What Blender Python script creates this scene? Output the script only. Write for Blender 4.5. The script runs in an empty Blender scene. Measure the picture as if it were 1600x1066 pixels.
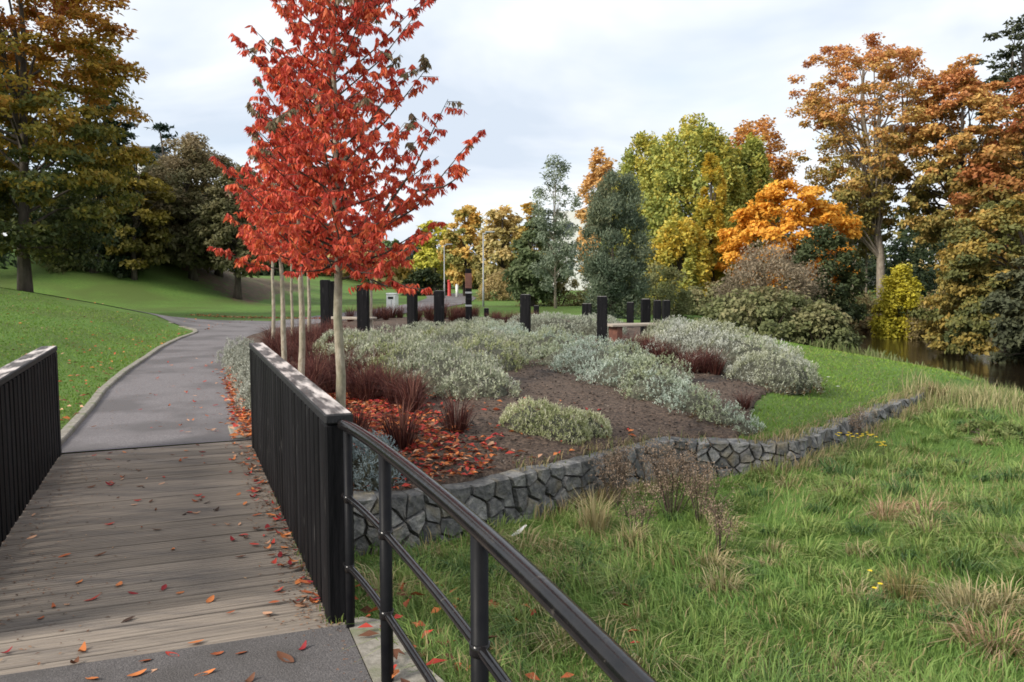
import bpy, math, random
import numpy as np
from mathutils import Vector

random.seed(7)
RNG = np.random.default_rng(11)
S = bpy.context.scene
COL = S.collection
R = math.radians

# ------------------------------------------------------------------ camera
F = 1280.0                      # focal length in pixels of a 1600 px wide frame
CAMZ = 1.7
PITCH = math.atan((533 - 430) / F)
cam_d = bpy.data.cameras.new('camera')
cam = bpy.data.objects.new('camera', cam_d)
COL.objects.link(cam)
cam.location = (0, 0, CAMZ)
cam.rotation_euler = (math.pi / 2 - PITCH, 0, 0)
cam_d.sensor_width = 36.0
cam_d.lens = 36.0 * F / 1600.0
cam_d.clip_start = 0.05
cam_d.clip_end = 3000
S.camera = cam

# ------------------------------------------------------------------ light
SUN_EL, SUN_AZ = 33.0, 238.0      # azimuth the sun stands at, clockwise from +Y
sun_d = bpy.data.lights.new('sun', 'SUN')
sun_d.energy = 2.8
sun_d.angle = R(18)
sun_d.color = (1.0, 0.93, 0.82)
sun = bpy.data.objects.new('sun', sun_d)
COL.objects.link(sun)
sdir = Vector((math.sin(R(SUN_AZ)) * math.cos(R(SUN_EL)), math.cos(R(SUN_AZ)) * math.cos(R(SUN_EL)), math.sin(R(SUN_EL))))
sun.rotation_euler = sdir.to_track_quat('Z', 'Y').to_euler()

world = bpy.data.worlds.new('World')
S.world = world
world.use_nodes = True
nt = world.node_tree
nt.nodes.clear()


def N(nt, kind, **kw):
    n = nt.nodes.new(kind)
    for k, v in kw.items():
        setattr(n, k, v)
    return n


def ramp(nt, stops):
    r = N(nt, 'ShaderNodeValToRGB')
    el = r.color_ramp.elements
    while len(el) < len(stops):
        el.new(0.5)
    for e, (p, c) in zip(el, stops):
        e.position = p
        e.color = (c[0], c[1], c[2], 1) if not isinstance(c, (int, float)) else (c, c, c, 1)
    return r


L = nt.links.new
wo = N(nt, 'ShaderNodeOutputWorld')
sky = N(nt, 'ShaderNodeTexSky', sky_type='NISHITA')
sky.sun_disc = False
sky.sun_elevation = R(SUN_EL)
sky.sun_rotation = R(SUN_AZ)
bg1 = N(nt, 'ShaderNodeBackground')
bg1.inputs[1].default_value = 0.12
L(sky.outputs[0], bg1.inputs[0])
tc = N(nt, 'ShaderNodeTexCoord')
sep = N(nt, 'ShaderNodeSeparateXYZ')
L(tc.outputs['Generated'], sep.inputs[0])
addz = N(nt, 'ShaderNodeMath', operation='ADD')
addz.inputs[1].default_value = 0.22
absz = N(nt, 'ShaderNodeMath', operation='ABSOLUTE')
L(sep.outputs[2], absz.inputs[0])
L(absz.outputs[0], addz.inputs[0])
dx = N(nt, 'ShaderNodeMath', operation='DIVIDE')
dy = N(nt, 'ShaderNodeMath', operation='DIVIDE')
L(sep.outputs[0], dx.inputs[0]); L(addz.outputs[0], dx.inputs[1])
L(sep.outputs[1], dy.inputs[0]); L(addz.outputs[0], dy.inputs[1])
cmb = N(nt, 'ShaderNodeCombineXYZ')
L(dx.outputs[0], cmb.inputs[0]); L(dy.outputs[0], cmb.inputs[1])
cmb.inputs[2].default_value = 3.7
n1 = N(nt, 'ShaderNodeTexNoise')
n1.inputs['Scale'].default_value = 0.95
n1.inputs['Detail'].default_value = 5
n1.inputs['Roughness'].default_value = 0.52
n1.inputs['Distortion'].default_value = 0.4
L(cmb.outputs[0], n1.inputs['Vector'])
n2 = N(nt, 'ShaderNodeTexNoise')
n2.inputs['Scale'].default_value = 1.5
n2.inputs['Detail'].default_value = 4
n2.inputs['Roughness'].default_value = 0.5
L(cmb.outputs[0], n2.inputs['Vector'])
cr = ramp(nt, [(0.36, (0.56, 0.63, 0.725)), (0.50, (0.72, 0.765, 0.825)), (0.64, (0.90, 0.905, 0.91))])
L(n1.outputs[0], cr.inputs[0])
bg2 = N(nt, 'ShaderNodeBackground')
bg2.inputs[1].default_value = 0.81
L(cr.outputs[0], bg2.inputs[0])
mr = ramp(nt, [(0.30, 0.78), (0.52, 1.0)])
L(n2.outputs[0], mr.inputs[0])
mx = N(nt, 'ShaderNodeMixShader')
L(mr.outputs[0], mx.inputs[0]); L(bg1.outputs[0], mx.inputs[1]); L(bg2.outputs[0], mx.inputs[2])
L(mx.outputs[0], wo.inputs[0])

S.view_settings.view_transform = 'Standard'
S.view_settings.look = 'None'
S.view_settings.exposure = 0.70
S.view_settings.gamma = 1.0
S.view_settings.use_curve_mapping = False
S.render.engine = 'CYCLES'
cy = S.cycles
cy.max_bounces = 6
cy.diffuse_bounces = 3
cy.glossy_bounces = 2
cy.transmission_bounces = 4
cy.transparent_max_bounces = 4
cy.use_denoising = True
cy.denoiser = 'OPENIMAGEDENOISE'
cy.filter_width = 1.7

# ------------------------------------------------------------------ maths helpers
cp, sp = math.cos(PITCH), math.sin(PITCH)


def ray(u, v):
    a, b = (u - 800) / F, (533 - v) / F
    return (a, cp + b * sp, -sp + b * cp)


def W(u, v, d):
    """point seen at photo pixel (u, v), d metres ahead"""
    r = ray(u, v)
    k = d / r[1]
    return Vector((r[0] * k, d, CAMZ + r[2] * k))


def G(u, v, z=0.0):
    """point where the ray through photo pixel (u, v) meets height z"""
    r = ray(u, v)
    k = (z - CAMZ) / r[2]
    return Vector((r[0] * k, r[1] * k, z))


def smooth(t):
    t = np.clip(t, 0, 1)
    return t * t * (3 - 2 * t)


def _hash(ix, iy, seed):
    h = (ix * 374761393 + iy * 668265263 + seed * 974711) & 0xFFFFFFFF
    h = ((h ^ (h >> 13)) * 1274126177) & 0xFFFFFFFF
    return ((h ^ (h >> 16)) & 0xFFFF) / 65535.0


def vn(x, y, scale=1.0, seed=0):
    """value noise 0..1"""
    x = np.asarray(x, float) / scale + 1000
    y = np.asarray(y, float) / scale + 1000
    ix, iy = np.floor(x).astype(np.int64), np.floor(y).astype(np.int64)
    fx, fy = smooth(x - ix), smooth(y - iy)
    a, b = _hash(ix, iy, seed), _hash(ix + 1, iy, seed)
    c, d = _hash(ix, iy + 1, seed), _hash(ix + 1, iy + 1, seed)
    return (a * (1 - fx) + b * fx) * (1 - fy) + (c * (1 - fx) + d * fx) * fy


def fbm(x, y, scale=1.0, seed=0, oct=3):
    s, amp, tot = 0, 1.0, 0
    for k in range(oct):
        s = s + amp * vn(x, y, scale / 2 ** k, seed + k)
        tot += amp
        amp *= 0.5
    return s / tot


def grad(stops, t):
    """colour gradient through a list of colours, t in 0..1"""
    c = np.asarray(stops, float)
    p = np.linspace(0, 1, len(c))
    t = np.clip(t, 0, 1)
    return np.stack([np.interp(t, p, c[:, k]) for k in range(3)], 1)


def unit(v):
    return v / np.maximum(np.linalg.norm(v, axis=1, keepdims=True), 1e-9)


# ------------------------------------------------------------------ plan of the place
AX = np.array([-0.377, 0.926])      # along the footbridge
NX = np.array([0.926, 0.377])       # across it, to the right


def br(t, q, z=0.0):
    return (AX[0] * t + NX[0] * q, AX[1] * t + NX[1] * q, z)


WALL = np.array([(-1.74, 6.12), (-0.9, 6.32), (-0.29, 6.84), (0.47, 7.45), (1.25, 8.32), (1.72, 8.60), (3.0, 8.50), (4.55, 10.4), (6.5, 12.8), (7.3, 13.9)])
RIV = np.array([(60, 90), (34, 60), (21.5, 45), (16.6, 34), (15.2, 26), (16.4, 18), (17.5, 8), (17, -30)], float)
PATH_L = np.array([(-4.37, 7.69), (-4.72, 8.7), (-5.35, 10.4), (-6.05, 12.2), (-6.8, 14.5), (-7.5, 16.9), (-8.1, 18.9), (-8.75, 21.5), (-9.2, 24.0)])
PATH_R = np.array([(-2.64, 8.40), (-2.98, 9.2), (-3.5, 10.55), (-4.15, 12.2), (-4.95, 14.5), (-5.75, 16.9), (-6.35, 18.9), (-7.0, 21.5), (-7.4, 24.0)])


def yw(x):
    return np.where(x > 7.3, 13.9 + (x - 7.3) * 1.2, np.interp(x, WALL[:, 0], WALL[:, 1]))


def river_r(x, y):
    best = np.full(np.shape(x), 1e9)
    for (x0, y0), (x1, y1) in zip(RIV[:-1], RIV[1:]):
        ex, ey = x1 - x0, y1 - y0
        t = np.clip(((x - x0) * ex + (y - y0) * ey) / (ex * ex + ey * ey), 0, 1)
        best = np.minimum(best, np.hypot(x - x0 - t * ex, y - y0 - t * ey))
    xc = np.interp(y, RIV[::-1, 1], RIV[::-1, 0])
    return best, x > xc


def H(x, y):
    """height of the ground"""
    x = np.asarray(x, float); y = np.asarray(y, float)
    q = x * NX[0] + y * NX[1]
    t = x * AX[0] + y * AX[1]
    xl = np.interp(y, [0, 3, 8.0, 10.4, 14.5, 18.9, 24.0, 31, 60], [-1.5, -2.6, -4.7, -5.6, -7.1, -8.4, -9.4, -10, -12])
    dl = np.maximum(0, xl - x)
    rmp = 0.2 * dl * smooth(dl / 2.5)
    rmp = 2.3 * (1 - np.exp(-rmp / 2.3))
    fade = 1 - 0.85 * smooth((y - (25.0 + 0.55 * np.clip(-x - 10, 0, 20))) / 5.5)
    z = rmp * fade
    z = z + 3.0 * smooth((-x - 13) / 11) * smooth((y - 35) / 16) * (1 - 0.55 * smooth((y - 55) / 9) * smooth((x + 40) / 10))
    z = z + 0.05 * (fbm(x, y, 3.0, 3) - 0.5) * smooth(dl / 2)
    # flower bed and lawn behind the wall
    s = y - yw(x)
    pr = x - np.interp(y, PATH_R[:, 1], PATH_R[:, 0])
    bed = 0.2 * smooth(np.minimum(s, np.clip(pr, 0, 9)) / 3.5) * (1 - smooth((x - 3.5) / 2.5)) * (1 - smooth((y - 28) / 4))
    z = z + np.where(pr > 0, bed, 0) - np.where(pr > 0, 0.10 * (1 - smooth(s / 1.3)) * (s > -.5), 0)
    z = z - 0.22 * smooth((x - 4) / 6) * (y < 60)
    # meadow below the wall
    zm = -0.05 - 0.44 * np.maximum(smooth((q - 0.75) / 1.1), smooth((t - 4.3) / 1.2))
    zm = zm + 0.15 * smooth((x - 1.8) / 1.6) - 0.12 * smooth((x - 5) / 5)
    zm = zm + 0.16 * (fbm(x, y, 1.4, 9) - 0.5)
    m = (1 - smooth((s - 0.1) / 0.16)) * smooth((q - 0.70) / 0.08)
    z = z * (1 - m) + zm * m
    # river and its banks
    r, far = river_r(x, y)
    land = np.where(far, 0.3 + 2.0 * smooth((r - 5) / 15), z)
    wob = 0.9 * (fbm(x, y, 2.5, 21) - 0.5)
    f = smooth((r - 2.5 + wob) / np.where(far, 2.4, 3.4))
    land = land - np.where(far, 0, 0.75 * smooth((8.5 - r) / 5.0))
    return -1.95 + f * (land + 1.95)


def H1(x, y):
    return float(H(np.array([x]), np.array([y]))[0])


# ------------------------------------------------------------------ mesh helpers
def link(name, me, mat=None, parent=None, loc=None):
    o = bpy.data.objects.new(name, me)
    COL.objects.link(o)
    if mat is not None and me is not None and not me.materials:
        me.materials.append(mat)
    if parent is not None:
        o.parent = parent
    if loc is not None:
        o.location = loc
    return o


def tag(o, label=None, cat=None, group=None, kind=None):
    for k, v in (('label', label), ('category', cat), ('group', group), ('kind', kind)):
        if v:
            o[k] = v
    return o


def thing(name, label, cat, loc=(0, 0, 0), rz=0.0, group=None):
    o = bpy.data.objects.new(name, None)
    o.empty_display_size = 0.2
    COL.objects.link(o)
    o.location = loc
    o.rotation_euler = (0, 0, rz)
    return tag(o, label, cat, group)


def copy_tree(o, parent=None):
    c = o.copy()
    COL.objects.link(c)
    c.parent = parent
    for ch in list(o.children):
        copy_tree(ch, c)
    return c


def tri_mesh(name, V, T, C=None, smooth_=False):
    V = np.ascontiguousarray(V, np.float32)
    T = np.ascontiguousarray(T, np.int32)
    me = bpy.data.meshes.new(name)
    me.vertices.add(len(V))
    me.vertices.foreach_set('co', V.ravel())
    me.loops.add(T.size)
    me.loops.foreach_set('vertex_index', T.ravel())
    me.polygons.add(len(T))
    me.polygons.foreach_set('loop_start', np.arange(0, T.size, T.shape[1], dtype=np.int32))
    try:
        me.polygons.foreach_set('loop_total', np.full(len(T), T.shape[1], np.int32))
    except Exception:
        pass
    if smooth_:
        me.polygons.foreach_set('use_smooth', np.ones(len(T), bool))
    if C is not None:
        a = me.attributes.new('tint', 'FLOAT_COLOR', 'POINT')
        cc = np.ones((len(V), 4), np.float32)
        cc[:, :3] = np.clip(C, 0, 1)
        a.data.foreach_set('color', cc.ravel())
    me.update(calc_edges=True)
    return me


class Geo:
    """collects faces of mixed size into one mesh"""

    def __init__(self):
        self.V, self.F, self.n = [], [], 0

    def add(self, V, F):
        V = [tuple(map(float, p)) for p in V]
        self.V += V
        self.F += [tuple(i + self.n for i in f) for f in F]
        self.n += len(V)
        return self

    def box(self, x0, x1, y0, y1, z0, z1, b=0.0):
        if b <= 0:
            V = [(x, y, z) for z in (z0, z1) for y in (y0, y1) for x in (x0, x1)]
            Fc = [(0, 2, 3, 1), (4, 5, 7, 6), (0, 1, 5, 4), (2, 6, 7, 3), (0, 4, 6, 2), (1, 3, 7, 5)]
            return self.add(V, Fc)
        # chamfered box: three rings per side
        def ring(z, i):
            return [(x0 + i, y0 + b, z), (x0 + b, y0 + i, z), (x1 - b, y0 + i, z), (x1 - i, y0 + b, z), (x1 - i, y1 - b, z), (x1 - b, y1 - i, z), (x0 + b, y1 - i, z), (x0 + i, y1 - b, z)]
        def cap(z):
            return [(x0 + b * 1.0, y0 + b * 1.2, z), (x0 + b * 1.2, y0 + b, z), (x1 - b * 1.2, y0 + b, z), (x1 - b, y0 + b * 1.2, z), (x1 - b, y1 - b * 1.2, z), (x1 - b * 1.2, y1 - b, z), (x0 + b * 1.2, y1 - b, z), (x0 + b, y1 - b * 1.2, z)]
        V = cap(z0) + ring(z0 + b, 0) + ring(z1 - b, 0) + cap(z1)
        Fc = [tuple(range(7, -1, -1)), tuple(range(24, 32))]
        for k in range(3):
            for i in range(8):
                j = (i + 1) % 8
                Fc.append((k * 8 + i, k * 8 + j, k * 8 + 8 + j, k * 8 + 8 + i))
        return self.add(V, Fc)

    def tube(self, pts, rad, n=8, cap=True):
        pts = [Vector(p) for p in pts]
        if isinstance(rad, (int, float)):
            rad = [rad] * len(pts)
        V, Fc = [], []
        ref = Vector((0, 0, 1)) if abs((pts[-1] - pts[0]).normalized().z) < 0.9 else Vector((1, 0, 0))
        for i, p in enumerate(pts):
            d = (pts[min(i + 1, len(pts) - 1)] - pts[max(i - 1, 0)]).normalized()
            a = d.cross(ref).normalized()
            b = a.cross(d)
            for k in range(n):
                w = 2 * math.pi * k / n
                V.append(p + (a * math.cos(w) + b * math.sin(w)) * rad[i])
        for i in range(len(pts) - 1):
            for k in range(n):
                j = (k + 1) % n
                Fc.append((i * n + k, i * n + j, (i + 1) * n + j, (i + 1) * n + k))
        if cap:
            Fc.append(tuple(range(n - 1, -1, -1)))
            Fc.append(tuple((len(pts) - 1) * n + k for k in range(n)))
        return self.add(V, Fc)

    def mesh(self, name, smooth_=False, flatcaps=True):
        me = bpy.data.meshes.new(name)
        me.from_pydata(self.V, [], self.F)
        if smooth_:
            for p in me.polygons:
                p.use_smooth = len(p.vertices) <= 4
        me.update()
        return me


def leaves(P, D, Nn, Ln, Wd, C, fold=0.25):
    """diamond leaves from stalk P along D, facing Nn"""
    D = unit(D)
    B = unit(np.cross(D, Nn))
    Nn = np.cross(B, D)
    Ln = np.asarray(Ln)[:, None]; Wd = np.asarray(Wd)[:, None]
    mid = P + D * Ln * 0.45
    lift = Nn * Wd * fold
    n = len(P)
    V = np.empty((n, 4, 3))
    V[:, 0] = P
    V[:, 1] = mid + B * Wd * 0.5 + lift
    V[:, 2] = P + D * Ln
    V[:, 3] = mid - B * Wd * 0.5 + lift
    i = np.arange(n)[:, None] * 4
    T = np.concatenate([i + [[0, 1, 2]], i + [[0, 2, 3]]], 0)
    return V.reshape(-1, 3), T, np.repeat(C, 4, 0)


def blades(P, hgt, lean, wid, C, Ct=None):
    """grass blades: root P, height, horizontal lean vector, width"""
    n = len(P)
    a = RNG.uniform(0, 2 * math.pi, n)
    side = np.stack([np.cos(a), np.sin(a), np.zeros(n)], 1) * (wid[:, None] * 0.5)
    up = np.zeros((n, 3)); up[:, 2] = hgt
    ln = np.zeros((n, 3)); ln[:, :2] = lean
    mid = P + up * 0.6 + ln * 0.32
    tip = P + up + ln
    tip[:, 2] -= np.linalg.norm(lean, axis=1) * 0.35
    V = np.empty((n, 5, 3))
    V[:, 0] = P - side; V[:, 1] = P + side
    V[:, 2] = mid + side * 0.75; V[:, 3] = mid - side * 0.75
    V[:, 4] = tip
    i = np.arange(n)[:, None] * 5
    T = np.concatenate([i + [[0, 1, 2]], i + [[0, 2, 3]], i + [[3, 2, 4]]], 0)
    CC = np.repeat(C, 5, 0)
    if Ct is not None:
        CC.reshape(n, 5, 3)[:, 4] = Ct
    return V.reshape(-1, 3), T, CC


def join(parts):
    V, T, C, n = [], [], [], 0
    for v, t, c in parts:
        V.append(v); T.append(t + n); C.append(c); n += len(v)
    return np.concatenate(V), np.concatenate(T), np.concatenate(C)


# ------------------------------------------------------------------ materials
def mat_tint(name, rough=0.65, transl=0.3, spec=0.25):
    m = bpy.data.materials.new(name)
    m.use_nodes = True
    t = m.node_tree
    p = t.nodes['Principled BSDF']
    at = N(t, 'ShaderNodeAttribute', attribute_name='tint')
    t.links.new(at.outputs['Color'], p.inputs['Base Color'])
    p.inputs['Roughness'].default_value = rough
    p.inputs['Specular IOR Level'].default_value = spec
    if transl > 0:
        tr = N(t, 'ShaderNodeBsdfTranslucent')
        t.links.new(at.outputs['Color'], tr.inputs[0])
        mix = N(t, 'ShaderNodeMixShader')
        mix.inputs[0].default_value = transl
        t.links.new(p.outputs[0], mix.inputs[1])
        t.links.new(tr.outputs[0], mix.inputs[2])
        t.links.new(mix.outputs[0], t.nodes['Material Output'].inputs[0])
    return m


def mat_noise(name, stops, scale=5.0, stretch=(1, 1, 1), detail=6, rough=0.8, bump=0.0, bscale=None, spec=0.3, per_object=0.0, distort=0.0, metal=0.0, coat=0.0, second=None, coords='Object', dist=0.02):
    m = bpy.data.materials.new(name)
    m.use_nodes = True
    t = m.node_tree
    p = t.nodes['Principled BSDF']
    tcn = N(t, 'ShaderNodeTexCoord')
    mp = N(t, 'ShaderNodeMapping')
    mp.inputs['Scale'].default_value = stretch
    t.links.new(tcn.outputs[coords], mp.inputs[0])
    vec = mp.outputs[0]
    if per_object:
        oi = N(t, 'ShaderNodeObjectInfo')
        mul = N(t, 'ShaderNodeMath', operation='MULTIPLY')
        mul.inputs[1].default_value = 40
        t.links.new(oi.outputs['Random'], mul.inputs[0])
        ad = N(t, 'ShaderNodeVectorMath', operation='ADD')
        t.links.new(vec, ad.inputs[0]); t.links.new(mul.outputs[0], ad.inputs[1])
        vec = ad.outputs[0]
    nz = N(t, 'ShaderNodeTexNoise')
    nz.inputs['Scale'].default_value = scale
    nz.inputs['Detail'].default_value = detail
    nz.inputs['Roughness'].default_value = 0.6
    nz.inputs['Distortion'].default_value = distort
    t.links.new(vec, nz.inputs['Vector'])
    rp = ramp(t, stops)
    t.links.new(nz.outputs[0], rp.inputs[0])
    col = rp.outputs[0]
    if second:                                       # (stops, scale, lo, hi): a second larger stain over the first
        st, sc2, lo, hi = second
        nz2 = N(t, 'ShaderNodeTexNoise')
        nz2.inputs['Scale'].default_value = sc2
        nz2.inputs['Detail'].default_value = 4
        t.links.new(vec, nz2.inputs['Vector'])
        rp2 = ramp(t, [(lo, 0.0), (hi, 1.0)])
        t.links.new(nz2.outputs[0], rp2.inputs[0])
        mc = N(t, 'ShaderNodeMix', data_type='RGBA')
        t.links.new(rp2.outputs[0], mc.inputs[0])
        t.links.new(col, mc.inputs[6])
        mc.inputs[7].default_value = (*st, 1)
        col = mc.outputs[2]
    if per_object:
        hv = N(t, 'ShaderNodeHueSaturation')
        mr_ = N(t, 'ShaderNodeMapRange')
        mr_.inputs[3].default_value = 1 - per_object
        mr_.inputs[4].default_value = 1 + per_object
        t.links.new(oi.outputs['Random'], mr_.inputs[0])
        t.links.new(mr_.outputs[0], hv.inputs['Value'])
        t.links.new(col, hv.inputs['Color'])
        col = hv.outputs[0]
    t.links.new(col, p.inputs['Base Color'])
    p.inputs['Roughness'].default_value = rough
    p.inputs['Specular IOR Level'].default_value = spec
    p.inputs['Metallic'].default_value = metal
    p.inputs['Coat Weight'].default_value = coat
    if bump:
        nb = N(t, 'ShaderNodeTexNoise')
        nb.inputs['Scale'].default_value = bscale or scale * 3
        nb.inputs['Detail'].default_value = 5
        t.links.new(vec, nb.inputs['Vector'])
        bp = N(t, 'ShaderNodeBump')
        bp.inputs['Strength'].default_value = bump
        bp.inputs['Distance'].default_value = dist
        t.links.new(nb.outputs[0], bp.inputs['Height'])
        t.links.new(bp.outputs[0], p.inputs['Normal'])
    return m


M = {}
M['leaf'] = mat_tint('leaf_tint', 0.6, 0.34, 0.3)
M['grass'] = mat_tint('grass_tint', 0.6, 0.25, 0.25)
M['grey_leaf'] = mat_tint('felted_leaf_tint', 0.85, 0.15, 0.1)
M['litter'] = mat_tint('dead_leaf_tint', 0.7, 0.1, 0.25)
M['bark'] = mat_noise('bark', [(0.3, (0.035, 0.028, 0.022)), (0.7, (0.12, 0.10, 0.08))], 6, (1, 1, 0.25), bump=0.6, rough=0.9)
M['bark_pale'] = mat_noise('pale_bark', [(0.3, (0.16, 0.13, 0.10)), (0.7, (0.36, 0.31, 0.25))], 8, (1, 1, 0.4), bump=0.4, rough=0.9)
M['bark_young'] = mat_noise('young_bark', [(0.25, (0.17, 0.14, 0.10)), (0.5, (0.34, 0.29, 0.22)), (0.75, (0.46, 0.42, 0.34))], 22, (1, 1, 0.5), bump=0.3, rough=0.8, second=((0.16, 0.17, 0.10), 5, 0.5, 0.75))
M['twig'] = mat_noise('twig', [(0.3, (0.05, 0.035, 0.028)), (0.7, (0.12, 0.09, 0.07))], 20, bump=0.5, rough=0.95, coords='Object')
M['black_wood'] = mat_noise('black_stained_wood', [(0.3, (0.005, 0.005, 0.006)), (0.7, (0.013, 0.0125, 0.014))], 14, (1, 1, 0.12), rough=0.62, bump=0.35, per_object=0.35, spec=0.09, second=((0.085, 0.082, 0.08), 38, 0.66, 0.76))
M['black_steel'] = mat_noise('black_gloss_paint', [(0.35, (0.007, 0.007, 0.008)), (0.7, (0.015, 0.013, 0.013))], 9, rough=0.17, bump=0.04, spec=0.28, second=((0.05, 0.045, 0.04), 30, 0.66, 0.74))
M['black_post'] = mat_noise('black_satin_paint', [(0.35, (0.007, 0.007, 0.009)), (0.7, (0.013, 0.013, 0.014))], 9, rough=0.45, bump=0.05, spec=0.10)
M['asphalt'] = mat_noise('asphalt', [(0.3, (0.115, 0.106, 0.110)), (0.5, (0.168, 0.155, 0.160)), (0.7, (0.24, 0.22, 0.222))], 60, rough=0.9, bump=0.8, bscale=120, dist=0.008, second=((0.115, 0.106, 0.108), 0.8, 0.46, 0.60))
M['asphalt_dark'] = mat_noise('dark_asphalt', [(0.32, (0.078, 0.072, 0.072)), (0.5, (0.108, 0.099, 0.098)), (0.68, (0.155, 0.143, 0.138))], 95, rough=0.9, bump=0.9, bscale=120, dist=0.008, second=((0.075, 0.068, 0.064), 1.9, 0.5, 0.72))
M['concrete'] = mat_noise('concrete', [(0.3, (0.17, 0.155, 0.13)), (0.7, (0.31, 0.285, 0.245))], 30, rough=0.9, bump=0.5, bscale=90, dist=0.006, second=((0.16, 0.17, 0.10), 6, 0.52, 0.7))
M['white_paint'] = mat_noise('white_paint', [(0.3, (0.68, 0.68, 0.66)), (0.7, (0.8, 0.8, 0.78))], 4, rough=0.5)
M['dark_glass'] = mat_noise('dark_glass', [(0.3, (0.04, 0.05, 0.06)), (0.7, (0.10, 0.12, 0.14))], 2, rough=0.1, spec=0.6)
M['galv'] = mat_noise('galvanised_steel', [(0.3, (0.28, 0.29, 0.30)), (0.7, (0.4, 0.41, 0.42))], 12, rough=0.5, metal=0.3)
M['red_paint'] = mat_noise('red_paint', [(0.3, (0.38, 0.04, 0.035)), (0.7, (0.48, 0.055, 0.045))], 4, rough=0.5)
M['pale_wood'] = mat_noise('pale_weathered_wood', [(0.3, (0.22, 0.18, 0.14)), (0.7, (0.45, 0.39, 0.33))], 8, (0.3, 3, 3), rough=0.85, bump=0.3)
M['roof'] = mat_noise('slate_roof', [(0.3, (0.10, 0.10, 0.11)), (0.7, (0.17, 0.165, 0.17))], 6, rough=0.8)
M['stone'] = mat_noise('grey_stone', [(0.25, (0.055, 0.056, 0.059)), (0.45, (0.13, 0.129, 0.129)), (0.6, (0.20, 0.195, 0.185)), (0.78, (0.34, 0.33, 0.305))], 13, rough=0.9, bump=0.9, bscale=26, dist=0.03, per_object=0.38, second=((0.24, 0.20, 0.13), 3.2, 0.55, 0.72), coords='Generated' if False else 'Object')
M['inner_leaf'] = mat_noise('inner_foliage', [(0.3, (0.035, 0.034, 0.024)), (0.5, (0.085, 0.085, 0.06)), (0.7, (0.16, 0.165, 0.12))], 22, rough=0.95, bump=1.0, bscale=40, dist=0.04)  # inner leaves, colour darkened so the gaps between sprigs look shaded
M['mortar'] = mat_noise('dark_joint', [(0.3, (0.05, 0.047, 0.041)), (0.7, (0.13, 0.12, 0.10))], 14, rough=0.95, bump=0.6)
M['soil'] = mat_noise('soil', [(0.30, (0.032, 0.025, 0.021)), (0.5, (0.098, 0.069, 0.053)), (0.72, (0.19, 0.135, 0.10))], 26, rough=0.95, bump=1.0, bscale=45, dist=0.03, second=((0.037, 0.031, 0.029), 1.1, 0.56, 0.68))
M['mud'] = mat_noise('river_mud', [(0.3, (0.03, 0.025, 0.018)), (0.7, (0.07, 0.055, 0.04))], 3, rough=0.8, bump=0.8)

# ground: short turf that turns to leaf litter under the trees on the hill
def mat_ground():
    m = mat_noise('turf', [(0.25, (0.055, 0.11, 0.02)), (0.5, (0.095, 0.18, 0.03)), (0.75, (0.15, 0.22, 0.042))], 9, rough=0.9, bump=0.8, bscale=60, dist=0.03, second=((0.085, 0.13, 0.026), 0.35, 0.42, 0.62))
    t = m.node_tree
    p = t.nodes['Principled BSDF']
    src = p.inputs['Base Color'].links[0].from_socket
    at = N(t, 'ShaderNodeAttribute', attribute_name='bare')
    nz = N(t, 'ShaderNodeTexNoise')
    nz.inputs['Scale'].default_value = 2.2
    nz.inputs['Detail'].default_value = 6
    tcn = N(t, 'ShaderNodeTexCoord')
    t.links.new(tcn.outputs['Object'], nz.inputs['Vector'])
    ad = N(t, 'ShaderNodeMath', operation='ADD')
    t.links.new(at.outputs['Fac'], ad.inputs[0]); t.links.new(nz.outputs[0], ad.inputs[1])
    rp = ramp(t, [(0.85, 0.0), (1.1, 1.0)])
    hf = N(t, 'ShaderNodeMath', operation='MULTIPLY')
    hf.inputs[1].default_value = 1.0
    t.links.new(ad.outputs[0], hf.inputs[0])
    t.links.new(hf.outputs[0], rp.inputs[0])
    lit = ramp(t, [(0.3, (0.055, 0.04, 0.028)), (0.7, (0.15, 0.10, 0.06))])
    t.links.new(nz.outputs[0], lit.inputs[0])
    mc = N(t, 'ShaderNodeMix', data_type='RGBA')
    t.links.new(rp.outputs[0], mc.inputs[0]); t.links.new(src, mc.inputs[6]); t.links.new(lit.outputs[0], mc.inputs[7])
    t.links.new(mc.outputs[2], p.inputs['Base Color'])
    return m


M['turf'] = mat_ground()

# ------------------------------------------------------------------ ground
def axis(*segs):
    out = []
    for a, b, st in segs:
        out += list(np.arange(a, b - 1e-6, st))
    out.append(segs[-1][1])
    return np.array(out)


gx = axis((-500, -120, 60), (-120, -45, 9), (-45, -13, 0.7), (-13, 10.4, 0.16), (10.4, 32, 0.5), (32, 120, 7), (120, 500, 60))
gy = axis((-40, 0, 6), (0, 16, 0.16), (16, 34, 0.3), (34, 70, 1.0), (70, 150, 8), (150, 900, 75))
X, Y = np.meshgrid(gx, gy)
Z = H(X, Y)
q_ = X * NX[0] + Y * NX[1]
t_ = X * AX[0] + Y * AX[1]
Z = np.where((q_ > -1.15) & (q_ < 0.68) & (t_ > -3) & (t_ < 8.77), np.minimum(Z, -0.14), Z)      # hollow under the bridge
on_path = (Y > 7.7) & (Y < 23.8) & (X > np.interp(Y, PATH_L[:, 1], PATH_L[:, 0]) + .05) & (X < np.interp(Y, PATH_R[:, 1], PATH_R[:, 0]) - .1)
Z = np.where(on_path, Z - 0.06, Z)                                   # the path's bed
V = np.stack([X, Y, Z], 2).reshape(-1, 3)
nx_, ny_ = len(gx), len(gy)
ii = (np.arange(ny_ - 1)[:, None] * nx_ + np.arange(nx_ - 1)[None, :]).reshape(-1, 1)
Q = ii + np.array([[0, 1, nx_ + 1, nx_]])
me = tri_mesh('ground', V, Q, smooth_=True)
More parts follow.
